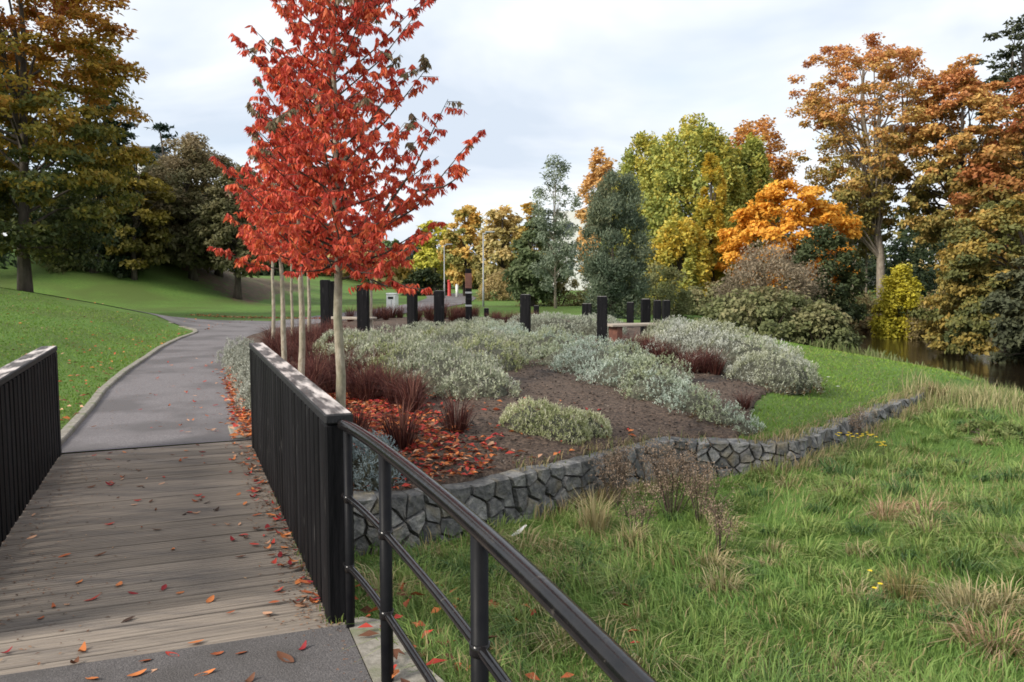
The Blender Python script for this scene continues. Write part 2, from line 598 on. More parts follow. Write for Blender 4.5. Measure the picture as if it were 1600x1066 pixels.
hx, hy = X.ravel(), Y.ravel()
bare = 0.55 * smooth((-hx - 12.3 - (hy - 38) * 0.12) / 1.5) * smooth((hy - 41.5 - (-hx - 13.6) * 0.95) / 3) * (1 - smooth((hy - 72) / 8))
rr, far_ = river_r(hx, hy)
bare = np.maximum(bare, 0.75 * (1 - smooth((rr - 3.4) / np.where(far_, 6.0, 1.4))))
a = me.attributes.new('bare', 'FLOAT', 'POINT')
a.data.foreach_set('value', bare.astype(np.float32))
tag(link('ground', me, M['turf']), kind='structure')

# flower bed soil sheet
LO = np.array([(-7.4, 24.6), (-7.1, 21.8), (-5.8, 17.0), (-4.2, 12.3), (-2.75, 8.5), (-1.86, 6.33), (-0.9, 6.5), (-0.29, 7.02), (0.47, 7.63), (1.25, 8.5), (1.72, 8.8), (2.3, 8.74), (2.8, 9.4), (3.5, 10.9), (4.3, 12.3), (4.75, 16)])
HI = np.array([(-7.4, 25.2), (-6, 29), (-2, 30.5), (1, 29), (3.5, 26), (4.75, 17)])
bx = axis((-7.4, -3, 0.1), (-3, 4.75, 0.06))
nb_ = 170
rows = []
for x in bx:
    y0, y1 = np.interp(x, LO[:, 0], LO[:, 1]), np.interp(x, HI[:, 0], HI[:, 1])
    if x > 2.1:
        y0 += 0.5 * float(fbm(np.array([x]), np.array([0.0]), 0.5, 41)[0]) - 0.2 + 0.12 * random.random()
    k = np.linspace(0, 1, nb_) ** 1.7
    rows.append(np.stack([np.full(nb_, x), y0 + (y1 - y0) * k], 1))
B2 = np.array(rows)
bz = H(B2[..., 0], B2[..., 1]) + 0.014 + 0.035 * fbm(B2[..., 0], B2[..., 1], 0.22, 31) + 0.04 * fbm(B2[..., 0], B2[..., 1], 0.8, 35)
edge = np.minimum(np.linspace(0, 1, nb_)[None, :] * 25, 1) * np.minimum((1 - np.linspace(0, 1, nb_))[None, :] * 25, 1)
bz = bz - 0.05 * (1 - edge)
V = np.concatenate([B2, bz[..., None]], 2).reshape(-1, 3)
ii = (np.arange(len(bx) - 1)[:, None] * nb_ + np.arange(nb_ - 1)[None, :]).reshape(-1, 1)
Q = ii + np.array([[0, nb_, nb_ + 1, 1]])
tag(link('flower_bed', tri_mesh('flower_bed', V, Q, smooth_=True), M['soil']), kind='structure')


def in_bed(x, y, m=0.0):
    return (x > -7.3) & (x < 4.7) & (y > np.interp(x, LO[:, 0], LO[:, 1]) + m) & (y < np.interp(x, HI[:, 0], HI[:, 1]) - m)


# water
wm = bpy.data.materials.new('river_water')
wm.use_nodes = True
t = wm.node_tree
p = t.nodes['Principled BSDF']
p.inputs['Base Color'].default_value = (0.014, 0.010, 0.006, 1)
p.inputs['Roughness'].default_value = 0.08
p.inputs['Specular IOR Level'].default_value = 0.36
nz = N(t, 'ShaderNodeTexNoise'); nz.inputs['Scale'].default_value = 1.6; nz.inputs['Detail'].default_value = 4
tcn = N(t, 'ShaderNodeTexCoord'); mp = N(t, 'ShaderNodeMapping'); mp.inputs['Scale'].default_value = (1, 2.2, 1)
bp = N(t, 'ShaderNodeBump'); bp.inputs['Strength'].default_value = 0.25; bp.inputs['Distance'].default_value = 0.05
t.links.new(tcn.outputs['Object'], mp.inputs[0]); t.links.new(mp.outputs[0], nz.inputs['Vector']); t.links.new(nz.outputs[0], bp.inputs['Height']); t.links.new(bp.outputs[0], p.inputs['Normal'])
wv, wf = [], []
for i, (x, y) in enumerate(RIV):
    a0 = RIV[max(i - 1, 0)]; a1 = RIV[min(i + 1, len(RIV) - 1)]
    d = (a1 - a0) / np.linalg.norm(a1 - a0)
    nn = np.array([-d[1], d[0]]) * 5.2
    wv += [(x + nn[0], y + nn[1], -1.25), (x - nn[0], y - nn[1], -1.25)]
    if i:
        wf.append((2 * i - 2, 2 * i - 1, 2 * i + 1, 2 * i))
me = bpy.data.meshes.new('river_water')
me.from_pydata(wv, [], wf)
tag(link('river_water', me, wm), kind='structure')

# path: asphalt ribbon beyond the bridge and its two branches
def ribbon(name, Lp, Rp, mat, dz, nseg=8, nc=6, edge=0.03):
    def dense(P):
        k = np.arange(len(P)); kk = np.linspace(0, len(P) - 1, (len(P) - 1) * nseg + 1)
        return np.stack([np.interp(kk, k, P[:, 0]), np.interp(kk, k, P[:, 1])], 1)
    A, B = dense(np.asarray(Lp, float)), dense(np.asarray(Rp, float))
    w = np.linspace(0, 1, nc)[None, :, None]
    P = A[:, None] * (1 - w) + B[:, None] * w
    z = H(P[..., 0], P[..., 1]) + (dz(P[..., 1]) if callable(dz) else dz)
    V = np.concatenate([P, z[..., None]], 2).reshape(-1, 3)
    ii = (np.arange(len(A) - 1)[:, None] * nc + np.arange(nc - 1)[None, :]).reshape(-1, 1)
    Qd = ii + np.array([[0, 1, nc + 1, nc]])
    return tag(link(name, tri_mesh(name, V, Qd, smooth_=True), mat), kind='structure')


ribbon('path', PATH_L, PATH_R, M['asphalt'], lambda y: 0.006 + 0.016 * smooth((y - 18) / 6))
# junction: cross path running left and path carrying on to the right behind the bed
ribbon('path_junction', [(-9.2, 24.0), (-9.9, 25.6), (-11.8, 27.2), (-15, 28.8), (-22, 31), (-34, 34)], [(-7.4, 24.0), (-7.1, 26.5), (-8.2, 29.8), (-13, 31.2), (-21, 33.6), (-34, 37)], M['asphalt'], 0.022)
ribbon('path_branch', [(-8.9, 26.2), (-8.6, 30.4), (-7.9, 35), (-6.6, 42), (-5.9, 50), (-6.2, 60), (-8, 75)], [(-7.3, 25.6), (-6.3, 29.4), (-5.1, 34.5), (-3.6, 42), (-2.6, 50), (-2.6, 60), (-4, 75)], M['asphalt'], 0.026)

# concrete kerb along the left edge of the path: edging stones end to end
kerb = tag(thing('kerb', 'low pale concrete kerb edging the curved path beside the lawn', 'kerb'), kind='structure')
kl = np.concatenate([PATH_L, [(-9.9, 25.6), (-11.6, 27.0)]])
seg = np.hypot(*np.diff(kl, axis=0).T)
cum = np.concatenate([[0], np.cumsum(seg)])
pos = np.arange(0, cum[-1] - 0.1, 0.915)
for s0 in pos:
    s1 = min(s0 + 0.90, cum[-1])
    p0 = np.array([np.interp(s0, cum, kl[:, 0]), np.interp(s0, cum, kl[:, 1])])
    p1 = np.array([np.interp(s1, cum, kl[:, 0]), np.interp(s1, cum, kl[:, 1])])
    d = (p1 - p0); ln = np.linalg.norm(d); d /= ln
    g = Geo().box(0, ln, -0.0, 0.115, -0.16, 0.052, 0.012)
    o = link('edging_stone', g.mesh('edging_stone'), M['concrete'], kerb)
    o.location = (p0[0], p0[1], H1(*p0) + random.uniform(-0.006, 0.006))
    o.rotation_euler = (0, 0, math.atan2(d[1], d[0]))

# asphalt in front of the bridge and the broken concrete edge beside it
g = Geo()
fr = [br(-1.5, -1.7), br(-1.5, 0.64), br(2.0, 0.66), br(3.2, 0.70), br(3.88, 0.71), br(3.935, -1.13), br(3.0, -1.3)]
nf = len(fr)
g.add([(x, y, 0.007) for x, y, z in fr] + [(x, y, -0.2) for x, y, z in fr], [tuple(range(nf))] + [(i, i + nf, (i + 1) % nf + nf, (i + 1) % nf) for i in range(nf)])
tag(link('path_foreground', g.mesh('path_foreground'), M['asphalt_dark']), kind='structure')

g = Geo()
pl = [br(0.6, 0.665), br(1.4, 0.9), br(2.3, 0.97), br(2.8, 0.93), br(3.15, 0.98), br(3.5, 0.91), br(3.8, 0.93), br(3.93, 0.80), br(3.92, 0.716), br(3.2, 0.706), br(2.0, 0.667)]
npl = len(pl)
g.add([(x, y, 0.012) for x, y, z in pl] + [(x, y, -0.15) for x, y, z in pl], [tuple(range(npl))] + [(i, i + npl, (i + 1) % npl + npl, (i + 1) % npl) for i in range(npl)])
tag(link('concrete_edge', g.mesh('concrete_edge'), M['concrete']), kind='structure')
# concrete abutment strip at the far right corner of the bridge
g = Geo().box(-0.75, 0.0, -0.02, 0.13, -0.2, 0.03, 0.01)
o = link('concrete_threshold', g.mesh('concrete_threshold'), M['concrete'])
o.location = br(9.58, 0.60, 0.0); o.rotation_euler = (0, 0, math.atan2(AX[1], AX[0]))
tag(o, kind='structure')

# ------------------------------------------------------------------ footbridge deck
def mat_deck():
    m = mat_noise('weathered_deck_wood', [(0.25, (0.125, 0.106, 0.091)), (0.45, (0.205, 0.172, 0.144)), (0.6, (0.25, 0.21, 0.173)), (0.78, (0.32, 0.268, 0.218))], 7, (0.30, 9, 9), rough=0.85, bump=0.6, bscale=16, dist=0.006, per_object=0.2, distort=0.08)
    t = m.node_tree
    p = t.nodes['Principled BSDF']
    src = p.inputs['Base Color'].links[0].from_socket
    geo = N(t, 'ShaderNodeNewGeometry')
    mp = N(t, 'ShaderNodeMapping')
    mp.inputs['Rotation'].default_value = (0, 0, math.atan2(NX[1], NX[0]) * -1)
    mp.inputs['Scale'].default_value = (0.55, 5.0, 1)
    t.links.new(geo.outputs['Position'], mp.inputs[0])
    nz = N(t, 'ShaderNodeTexNoise')
    nz.inputs['Scale'].default_value = 1.0
    nz.inputs['Detail'].default_value = 6
    nz.inputs['Roughness'].default_value = 0.65
    t.links.new(mp.outputs[0], nz.inputs['Vector'])
    rp = ramp(t, [(0.50, 0.0), (0.70, 0.55)])
    t.links.new(nz.outputs[0], rp.inputs[0])
    mc = N(t, 'ShaderNodeMix', data_type='RGBA')
    mc.inputs[7].default_value = (0.062, 0.062, 0.07, 1)
    t.links.new(rp.outputs[0], mc.inputs[0]); t.links.new(src, mc.inputs[6])
    t.links.new(mc.outputs[2], p.inputs['Base Color'])
    return m


M['deck'] = mat_deck()
bridge = thing('footbridge', 'narrow footbridge deck of weathered grey timber planks strewn with leaves', 'footbridge', (0, 0, 0))
NP = 34
pw = (8.77 - 3.86) / NP
ang = math.atan2(NX[1], NX[0])
pmeshes = []
for k in range(6):
    g = Geo()
    x0, x1 = -1.12, 0.705 + random.uniform(-0.012, 0.012)
    # three low ridges with grooves between, as on grip decking
    prof = []
    w = pw - 0.010
    for j in range(4):
        a0 = -w / 2 + w * j / 4
        prof += [(a0 + 0.003, -0.005), (a0 + 0.007, 0.0), (a0 + w / 4 - 0.007, 0.0), (a0 + w / 4 - 0.003, -0.005)]
    prof = [(-w / 2, -0.045)] + prof + [(w / 2, -0.045)]
    n = len(prof)
    tw = random.uniform(-0.003, 0.003)
    V = [(x0, y, z + tw) for y, z in prof] + [((x0 + x1) / 2, y + random.uniform(-.001, .001), z) for y, z in prof] + [(x1, y, z - tw) for y, z in prof]
    Fc = [tuple(range(n))[::-1], tuple(2 * n + i for i in range(n))]
    for s_ in (0, n):
        for i in range(n):
            j = (i + 1) % n
            Fc.append((s_ + i, s_ + j, s_ + n + j, s_ + n + i))
    g.add(V, Fc)
    pmeshes.append(g.mesh('plank'))
for k in range(NP):
    o = link('plank', pmeshes[k % 6], M['deck'], bridge)
    tt = 3.86 + pw * (k + 0.5)
    o.location = br(tt, 0, random.uniform(-0.003, 0.002))
    o.rotation_euler = (0, 0, ang + random.uniform(-0.002, 0.002) + (0.055 * max(0, 1 - k / 3.0)) * 0)
g = Geo()
for qq in (-0.9, -0.2, 0.5):
    g.box(4.05, 8.75, qq - 0.04, qq + 0.04, -0.19, -0.055)
o = link('joist', g.mesh('joist'), M['black_wood'], bridge)
o.rotation_euler = (0, 0, math.atan2(AX[1], AX[0]))
o.scale = (1, -1, 1)

# ------------------------------------------------------------------ plank railings
def mat_cap():
    m = mat_noise('worn_black_rail_top', [(0.3, (0.05, 0.046, 0.046)), (0.7, (0.15, 0.135, 0.13))], 12, (0.4, 2, 1), rough=0.6, bump=0.3, second=((0.62, 0.56, 0.53), 6.0, 0.44, 0.60))
    t = m.node_tree
    p = t.nodes['Principled BSDF']
    src = p.inputs['Base Color'].links[0].from_socket
    geo = N(t, 'ShaderNodeNewGeometry')
    sx = N(t, 'ShaderNodeSeparateXYZ')
    t.links.new(geo.outputs['True Normal'], sx.inputs[0])
    rp = ramp(t, [(0.7, 0.0), (0.9, 1.0)])
    t.links.new(sx.outputs[2], rp.inputs[0])
    mc = N(t, 'ShaderNodeMix', data_type='RGBA')
    mc.inputs[6].default_value = (0.016, 0.016, 0.018, 1)
    t.links.new(rp.outputs[0], mc.inputs[0]); t.links.new(src, mc.inputs[7])
    t.links.new(mc.outputs[2], p.inputs['Base Color'])
    return m


M['cap'] = mat_cap()
RH = 1.035


def railing(label, t0, t1, q, side, near_post):
    """side: +1 slats face the walkway on the -q side"""
    root = thing('railing', label, 'railing', br(t0, q, 0), math.atan2(AX[1], AX[0]))
    Ln = t1 - t0
    # local x along the bridge, local y to the left (towards -q)
    g = Geo().box(-0.005, Ln, -0.068, 0.068, RH - 0.05, RH, 0.008)
    link('top_rail', g.mesh('top_rail'), M['cap'], root)
    g = Geo().box(0.1, Ln - 0.01, -0.022, 0.022, RH - 0.15, RH - 0.053)
    g.box(0.1, Ln - 0.01, -0.022, 0.022, 0.05, 0.13)
    link('cross_rail', g.mesh('cross_rail'), M['black_wood'], root)
    sg = Geo().box(-0.055, 0.055, -0.016, 0.016, -0.10, RH - 0.056, 0.005)
    sm = sg.mesh('slat')
    x = 0.20
    while x < Ln - 0.14:
        o = link('slat', sm, M['black_wood'], root)
        o.location = (x, side * 0.042, random.uniform(-0.004, 0.002))
        o.rotation_euler = (0, random.uniform(-0.003, 0.003), random.uniform(-0.02, 0.02))
        x += 0.152
    for xx in ([0.07] if near_post else []) + [Ln - 0.07]:
        pm = Geo().box(-0.066, 0.066, -0.066, 0.066, -0.12, RH - 0.053, 0.009).mesh('end_post')
        o = link('end_post', pm, M['black_wood'], root)
        o.location = (xx, 0, 0)
    return root


rail_r = railing('black slatted railing with bleached flat top on the right of the footbridge', 3.93, 8.42, 0.70, 1, True)
rail_l = railing('black slatted railing cut off by the left picture edge, lawn behind it', 4.3, 8.77, -1.14, -1, True)
# paint chip on the near post
g = Geo().add([(0, 0, 0), (0.012, 0, 0.004), (0.016, 0, 0.03), (0.006, 0, 0.036), (0.002, 0, 0.018)], [(0, 1, 2, 3, 4)])
o = link('paint_chip', g.mesh('paint_chip'), M['white_paint'], rail_r)
o.location = (0.0025, -0.035, 0.33); o.rotation_euler = (0, 0, math.pi / 2)

# ------------------------------------------------------------------ tubular handrail
hand = thing('handrail', 'glossy black tubular steel handrail curving down towards the lower right corner', 'handrail', (0, 0, 0))
hp = [br(3.90, 0.712), br(3.75, 0.735), br(3.4, 0.757), br(2.9, 0.768), br(2.35, 0.77), br(1.75, 0.755), br(1.2, 0.725), br(0.7, 0.69), br(0.2, 0.66), br(-0.4, 0.66)]


def tube_path(zz, dense=6):
    P = np.array([(x, y) for x, y, _ in hp])
    # Catmull-Rom
    out = []
    for i in range(len(P) - 1):
        p0, p1, p2, p3 = P[max(i - 1, 0)], P[i], P[i + 1], P[min(i + 2, len(P) - 1)]
        for k in range(dense):
            u = k / dense
            out.append(0.5 * ((2 * p1) + (-p0 + p2) * u + (2 * p0 - 5 * p1 + 4 * p2 - p3) * u * u + (-p0 + 3 * p1 - 3 * p2 + p3) * u ** 3))
    out.append(P[-1])
    return [(a_[0], a_[1], zz) for a_ in out]


RZ = 0.985
link('top_rail', Geo().tube(tube_path(RZ), 0.028, 20).mesh('top_rail', True), M['black_steel'], hand)
for zz in (0.64, 0.30):
    link('mid_rail', Geo().tube(tube_path(zz), 0.0165, 14).mesh('mid_rail', True), M['black_steel'], hand)
tp = tube_path(RZ, 40)
for tt in (3.84, 3.25, 2.12, 1.0, -0.1):
    best = min(tp, key=lambda a_: abs(a_[0] * AX[0] + a_[1] * AX[1] - tt))
    r_ = 0.026 if tt < 3.8 else 0.02
    o = link('post', Geo().tube([(0, 0, -0.5), (0, 0, RZ - 0.012)], r_, 18).mesh('post', True), M['black_post'], hand)
    o.location = (best[0], best[1], 0)
    for zz in (0.64, 0.30):
        c = link('collar', Geo().tube([(0, 0, -0.018), (0, 0, 0.018)], r_ + 0.004, 16).mesh('collar', True), M['black_steel'], o)
        c.location = (0, 0, zz)

# ------------------------------------------------------------------ stone wall
wall = thing('stone_wall', 'low curved rubble wall of grey stones holding up the flower bed', 'wall', (0, 0, 0))
wseg = np.hypot(*np.diff(WALL, axis=0).T)
wcum = np.concatenate([[0], np.cumsum(wseg)])
WL = wcum[-1]


def wall_pt(s):
    # smooth the corners a little
    acc = np.zeros(2)
    for k in (-0.18, -0.06, 0.06, 0.18):
        ss = min(max(s + k, 0), WL)
        acc += [np.interp(ss, wcum, WALL[:, 0]), np.interp(ss, wcum, WALL[:, 1])]
    return acc / 4


def wall_frame(s):
    a0, a1 = wall_pt(s - 0.05), wall_pt(s + 0.05)
    d = a1 - a0
    d /= max(np.linalg.norm(d), 1e-6)
    return wall_pt(s), d, np.array([d[1], -d[0]])      # point, along, outward (towards the meadow)


def wall_z(s):
    pt, d, n = wall_frame(s)
    zt = np.interp(s, [0, 1.5, 3.5, 5.2, 6.5, 9.0, WL], [-0.06, -0.06, -0.07, -0.06, -0.07, -0.11, -0.2]) + 0.05 * (float(vn(np.array([s]), np.array([0.0]), 0.33, 8)[0]) - 0.6)
    zb = H1(pt[0] + n[0] * 0.25, pt[1] + n[1] * 0.25) - 0.12
    return zb, zt


def clip_poly(poly, px, py, nx, ny):
    """keep the side where (p - (px,py)).n <= 0"""
    out = []
    m = len(poly)
    for i in range(m):
        a_, b_ = poly[i], poly[(i + 1) % m]
        da = (a_[0] - px) * nx + (a_[1] - py) * ny
        db = (b_[0] - px) * nx + (b_[1] - py) * ny
        if da <= 0:
            out.append(a_)
        if (da < 0 < db) or (db < 0 < da):
            w = da / (da - db)
            out.append((a_[0] + (b_[0] - a_[0]) * w, a_[1] + (b_[1] - a_[1]) * w))
    return out


seeds = []
s = 0.08
wr = random.Random(5)
while s < WL - 0.05:
    st = 0.19 if s < 4.2 else (0.15 if s < 6 else 0.16)
    zb, zt = wall_z(s)
    hgt = zt - zb
    rows_ = max(2, int(round(hgt / (st * 0.72))))
    for k in range(rows_):
        (wr.random() < 0.88 or k == rows_ - 1) and seeds.append((s + (0.5 * st if k % 2 else 0) + wr.uniform(-0.42, 0.42) * st, (k + 0.5 + wr.uniform(-0.34, 0.34)) / rows_ * 0.5))
    s += st
for i, (sx, sh) in enumerate(seeds):
    poly = [(0, 0), (WL, 0), (WL, 0.5), (0, 0.5)]
    for j, (tx, th) in enumerate(seeds):
        if j != i and abs(tx - sx) < 0.9:
            poly = clip_poly(poly, (sx + tx) / 2, (sh + th) / 2, tx - sx, th - sh)
    if len(poly) < 3:
        continue
    cx = sum(p_[0] for p_ in poly) / len(poly); cz = sum(p_[1] for p_ in poly) / len(poly)
    # subdivide long edges, inset for the joint
    pp = []
    m = len(poly)
    for k in range(m):
        a_, b_ = poly[k], poly[(k + 1) % m]
        pp.append(a_)
        if math.hypot(a_[0] - b_[0], a_[1] - b_[1]) > 0.15:
            pp.append(((a_[0] + b_[0]) / 2 + wr.uniform(-.008, .008), (a_[1] + b_[1]) / 2 + wr.uniform(-.008, .008)))
    def inset(q0, dd):
        rr_ = math.hypot(q0[0] - cx, q0[1] - cz)
        f_ = max(0.2, 1 - dd / max(rr_, 1e-4))
        return (cx + (q0[0] - cx) * f_, cz + (q0[1] - cz) * f_)
    proud = wr.uniform(0.0, 0.038); tx_, tz_ = wr.uniform(-.09, .09), wr.uniform(-.09, .09)
    org, d0, n0 = wall_frame(cx)
    zb0, zt0 = wall_z(cx)
    oz = zb0 + (zt0 - zb0) * cz / 0.5

    def to3(q0, out):
        p0, d1, n1_ = wall_frame(min(max(q0[0], 0), WL))
        zb1, zt1 = wall_z(min(max(q0[0], 0), WL))
        lean = -0.06 * (q0[1] / 0.5)
        return (p0[0] + n1_[0] * (out + lean) - org[0], p0[1] + n1_[1] * (out + lean) - org[1], zb1 + (zt1 - zb1) * q0[1] / 0.5 - oz)
    k_ = len(pp)
    V = [to3(inset(q0, 0.004), -0.24) for q0 in pp] + [to3(inset(q0, 0.006), -0.015 + proud * 0.5) for q0 in pp] + [to3(inset(q0, 0.011 + wr.uniform(0, .014)), 0.016 + proud + (q0[0] - cx) * tx_ + (q0[1] - cz) * tz_ + wr.uniform(-.010, .010)) for q0 in pp] + [to3((cx + wr.uniform(-.03, .03), cz + wr.uniform(-.02, .02)), 0.018 + proud + wr.uniform(-.008, .008))]
    Fc = [tuple(range(k_))]
    for lay in (0, k_):
        for e in range(k_):
            f_ = (e + 1) % k_
            Fc.append((lay + e, lay + k_ + e, lay + k_ + f_, lay + f_))
    for e in range(k_):
        Fc.append((2 * k_ + e, 3 * k_, 2 * k_ + (e + 1) % k_))
    o = link('stone', Geo().add(V, Fc).mesh('stone'), M['stone'], wall)
    o.location = (org[0], org[1], oz)
# joint core
cv, cf = [], []
ss_ = np.arange(0, WL + 0.01, 0.15)
for i, s in enumerate(ss_):
    pt, d, n = wall_frame(s)
    zb, zt = wall_z(s)
    for off, z in ((-0.012, zb - 0.1), (-0.066, zt - 0.035), (-0.25, zt - 0.035), (-0.25, zb - 0.1)):
        cv.append((pt[0] + n[0] * off, pt[1] + n[1] * off, z))
    if i:
        b = 4 * i
        cf += [(b - 4, b - 3, b + 1, b), (b - 3, b - 2, b + 2, b + 1), (b - 2, b - 1, b + 3, b + 2)]
cf += [(3, 2, 1, 0), tuple(len(cv) - 4 + k for k in range(4))]
link('mortar', Geo().add(cv, cf).mesh('mortar'), M['mortar'], wall)

# ------------------------------------------------------------------ trees
PROF = {
    'dome': [(0, .5), (.12, .85), (.35, 1), (.65, .85), (.88, .5), (1, .12)],
    'column': [(0, .55), (.2, .92), (.5, 1), (.8, .72), (1, .15)],
    'cone': [(0, 1), (.3, .82), (.6, .5), (.85, .2), (1, .03)],
    'vase': [(0, .25), (.2, .5), (.5, .85), (.75, 1), (.92, .7), (1, .25)],
    'bush': [(0, .9), (.25, 1), (.55, .92), (.8, .65), (1, .2)],
}


def crown_geo(cx, cy, z0, z1, rx, ry, prof, n_clump, lpc, leaf, pal, tm, flat=0.55, rcf=0.22, droop=0.0, core=0.5, seed=0, upright=0.0, lumpy=0.5):
    rng = np.random.default_rng(seed)
    lpc = int(lpc * .64); leaf = (leaf[0] * 1.2, leaf[1] * 1.24)
    pr = np.array(PROF[prof])
    h = rng.uniform(0, 1, n_clump * 3)
    rad = np.interp(h, pr[:, 0], pr[:, 1])
    keep = rng.uniform(0, 1, len(h)) < rad
    h = h[keep][:n_clump]; rad = rad[keep][:n_clump]
    n = len(h)
    az = rng.uniform(0, 2 * math.pi, n)
    lob = 1 - lumpy * 0.5 + lumpy * vn(az * 1.6 + seed, h * 5, 1.0, seed % 97)
    rf = core + (1 - core) * np.sqrt(rng.uniform(0, 1, n))
    rc = np.minimum(rx, z1 - z0) * rcf * rng.uniform(0.6, 1.25, n)
    rr_ = rad * lob * rf
    C = np.stack([cx + np.cos(az) * rr_ * rx, cy + np.sin(az) * rr_ * ry, z0 + h * (z1 - z0)], 1)
    cr = rng.uniform(0, 1, n)
    k = np.repeat(np.arange(n), lpc)
    m = len(k)
    off = rng.normal(0, 1, (m, 3))
    off = off / np.maximum(np.linalg.norm(off, axis=1, keepdims=True), 1e-6) * (rng.uniform(0, 1, (m, 1)) ** 0.45)
    P = C[k] + off * rc[k][:, None] * np.array([1, 1, flat])
    out = P - np.array([cx, cy, z0 + 0.35 * (z1 - z0)])
    out = unit(out)
    Nn = unit(out * 0.5 + off * 0.5 + np.array([0, 0, 0.55]) + rng.normal(0, 0.45, (m, 3)))
    D = unit(np.cross(Nn, rng.normal(0, 1, (m, 3)))) + out * 0.3 + np.array([0, 0, upright - droop])
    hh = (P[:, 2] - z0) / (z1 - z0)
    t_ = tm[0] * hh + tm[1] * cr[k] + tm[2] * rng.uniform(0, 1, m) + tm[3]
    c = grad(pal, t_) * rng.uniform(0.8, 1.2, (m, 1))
    Ls = leaf[0] * rng.uniform(0.65, 1.3, m)
    return leaves(P, D, Nn, Ls, Ls * leaf[1] / leaf[0], c), C


def trunk_geo(base, top, r, C, limbs, rng, forks=0.35, lean=0.0):
    g = Geo()
    b, tpt = Vector(base), Vector(top)
    pts, rad = [], []
    nseg = 7
    for i in range(nseg + 1):
        f_ = i / nseg
        p_ = b.lerp(tpt, f_)
        if 0 < i:
            p_ += Vector((rng.uniform(-1, 1), rng.uniform(-1, 1), 0)) * r * 0.5
        pts.append(p_)
        rad.append(max(r * (1 - 0.8 * f_) * (1.35 if i == 0 else 1), 0.012))
    pts[0].z -= 0.15
    g.tube(pts, rad, 9)
    if len(C):
        idx = rng.choice(len(C), min(limbs, len(C)), replace=False)
        for j in idx:
            c = Vector(C[j])
            f_ = forks + (0.9 - forks) * rng.uniform(0, 1) * min(1, max(0.1, (c.z - b.z) / max(tpt.z - b.z, .1)))
            s_ = b.lerp(tpt, min(f_, 0.95))
            if s_.z > c.z:
                s_ = b.lerp(tpt, max(0.12, (c.z - b.z) / (tpt.z - b.z) * 0.7))
            mid = s_.lerp(c, 0.5) + Vector((rng.uniform(-.1, .1), rng.uniform(-.1, .1), 0.12)) * (c - s_).length
            r0 = r * 0.42 * (1 - 0.6 * f_)
            g.tube([s_, mid, c], [r0, r0 * 0.6, max(r0 * 0.2, 0.008)], 5, False)
    return g


def tree(name, label, cat, u, vtop, vbot, hw, d, n_clump, lpc, leaf, pal, tm, prof='dome', trunk=None, tr=0.22, limbs=26, mat='bark', depth=1.0, seed=1, group=None, lm='leaf', zbase=None, **kw):
    """a tree whose crown spans photo columns u-hw..u+hw and rows vtop..vbot at d metres"""
    top, bot = W(u, vtop, d), W(u, vbot, d)
    rx = hw / F * d
    tx = (trunk if trunk is not None else u)
    bx_ = W(tx, 500, d).x
    bz_ = H1(bx_, d)
    root = thing(name, label, cat, (bx_, d, bz_), 0, group)
    (V, T, C), CC = crown_geo(top.x, d, bot.z, top.z, rx, rx * depth, prof, n_clump, lpc, leaf, pal, tm, seed=seed, **kw)
    off = np.array([bx_, d, bz_])
    link('crown', tri_mesh('crown', V - off, T, C), M[lm], root)
    rng = np.random.default_rng(seed + 500)
    g = trunk_geo((0, 0, 0), (top.x - bx_, 0, bot.z + (top.z - bot.z) * 0.85 - bz_), tr, CC - off, limbs, rng)
    link('trunk', g.mesh('trunk', True), M[mat], root)
    return root


def bush(name, label, cat, u, vtop, hw, d, n_clump, lpc, leaf, pal, tm, depth=1.0, prof='bush', seed=1, group=None, lm='leaf', stems=14, zdrop=0.1, **kw):
    top = W(u, vtop, d)
    bz_ = H1(top.x, d)
    rx = hw / F * d
    root = thing(name, label, cat, (top.x, d, bz_), 0, group)
    (V, T, C), CC = crown_geo(top.x, d, bz_ - zdrop, top.z, rx, rx * depth, prof, n_clump, lpc, leaf, pal, tm, seed=seed, **kw)
    off = np.array([top.x, d, bz_])
    link('foliage', tri_mesh('foliage', V - off, T, C), M[lm], root)
    g = Geo()
    rng = np.random.default_rng(seed + 900)
    for c in (CC - off)[rng.choice(len(CC), min(stems, len(CC)), replace=False)]:
        b = Vector((c[0] * 0.2, c[1] * 0.2, -0.2)); c = Vector(c)
        g.tube([b, b.lerp(c, 0.5) + Vector((0, 0, 0.1)), c], [0.03, 0.02, 0.008], 5, False)
    tag(link('stems', g.mesh('stems', True), M['twig'], root), kind='stuff')
    return root


# palettes: real leaf colours, dark to light along the gradient
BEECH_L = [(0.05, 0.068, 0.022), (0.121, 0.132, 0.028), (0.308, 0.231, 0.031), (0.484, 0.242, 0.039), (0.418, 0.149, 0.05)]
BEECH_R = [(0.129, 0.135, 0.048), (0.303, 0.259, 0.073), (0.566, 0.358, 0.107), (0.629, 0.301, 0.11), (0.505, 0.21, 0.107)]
MAPLE_O = [(.62, .28, .04), (.78, .39, .05), (.85, .52, .09)]
POPLAR = [(.16, .21, .055), (.27, .32, .085), (.42, .43, .105), (.58, .49, .09), (.64, .44, .06)]
WILLOW_D = [(0.062, 0.096, 0.062), (0.102, 0.141, 0.09), (0.147, 0.186, 0.119), (0.215, 0.226, 0.125)]
BIRCH_G = [(0.156, 0.202, 0.143), (0.247, 0.293, 0.202), (0.351, 0.39, 0.26)]
OCHRE = [(.28, .27, .10), (.50, .41, .16), (.68, .52, .23), (.74, .50, .18)]
YELLOWG = [(0.288, 0.312, 0.06), (0.552, 0.528, 0.084), (0.768, 0.648, 0.096)]
GREEN = [(0.084, 0.14, 0.049), (0.14, 0.21, 0.07), (0.238, 0.294, 0.098)]
DARKG = [(.020, .035, .018), (.035, .055, .025), (.06, .08, .03)]
FIR = [(.02, .04, .028), (.04, .065, .045)]
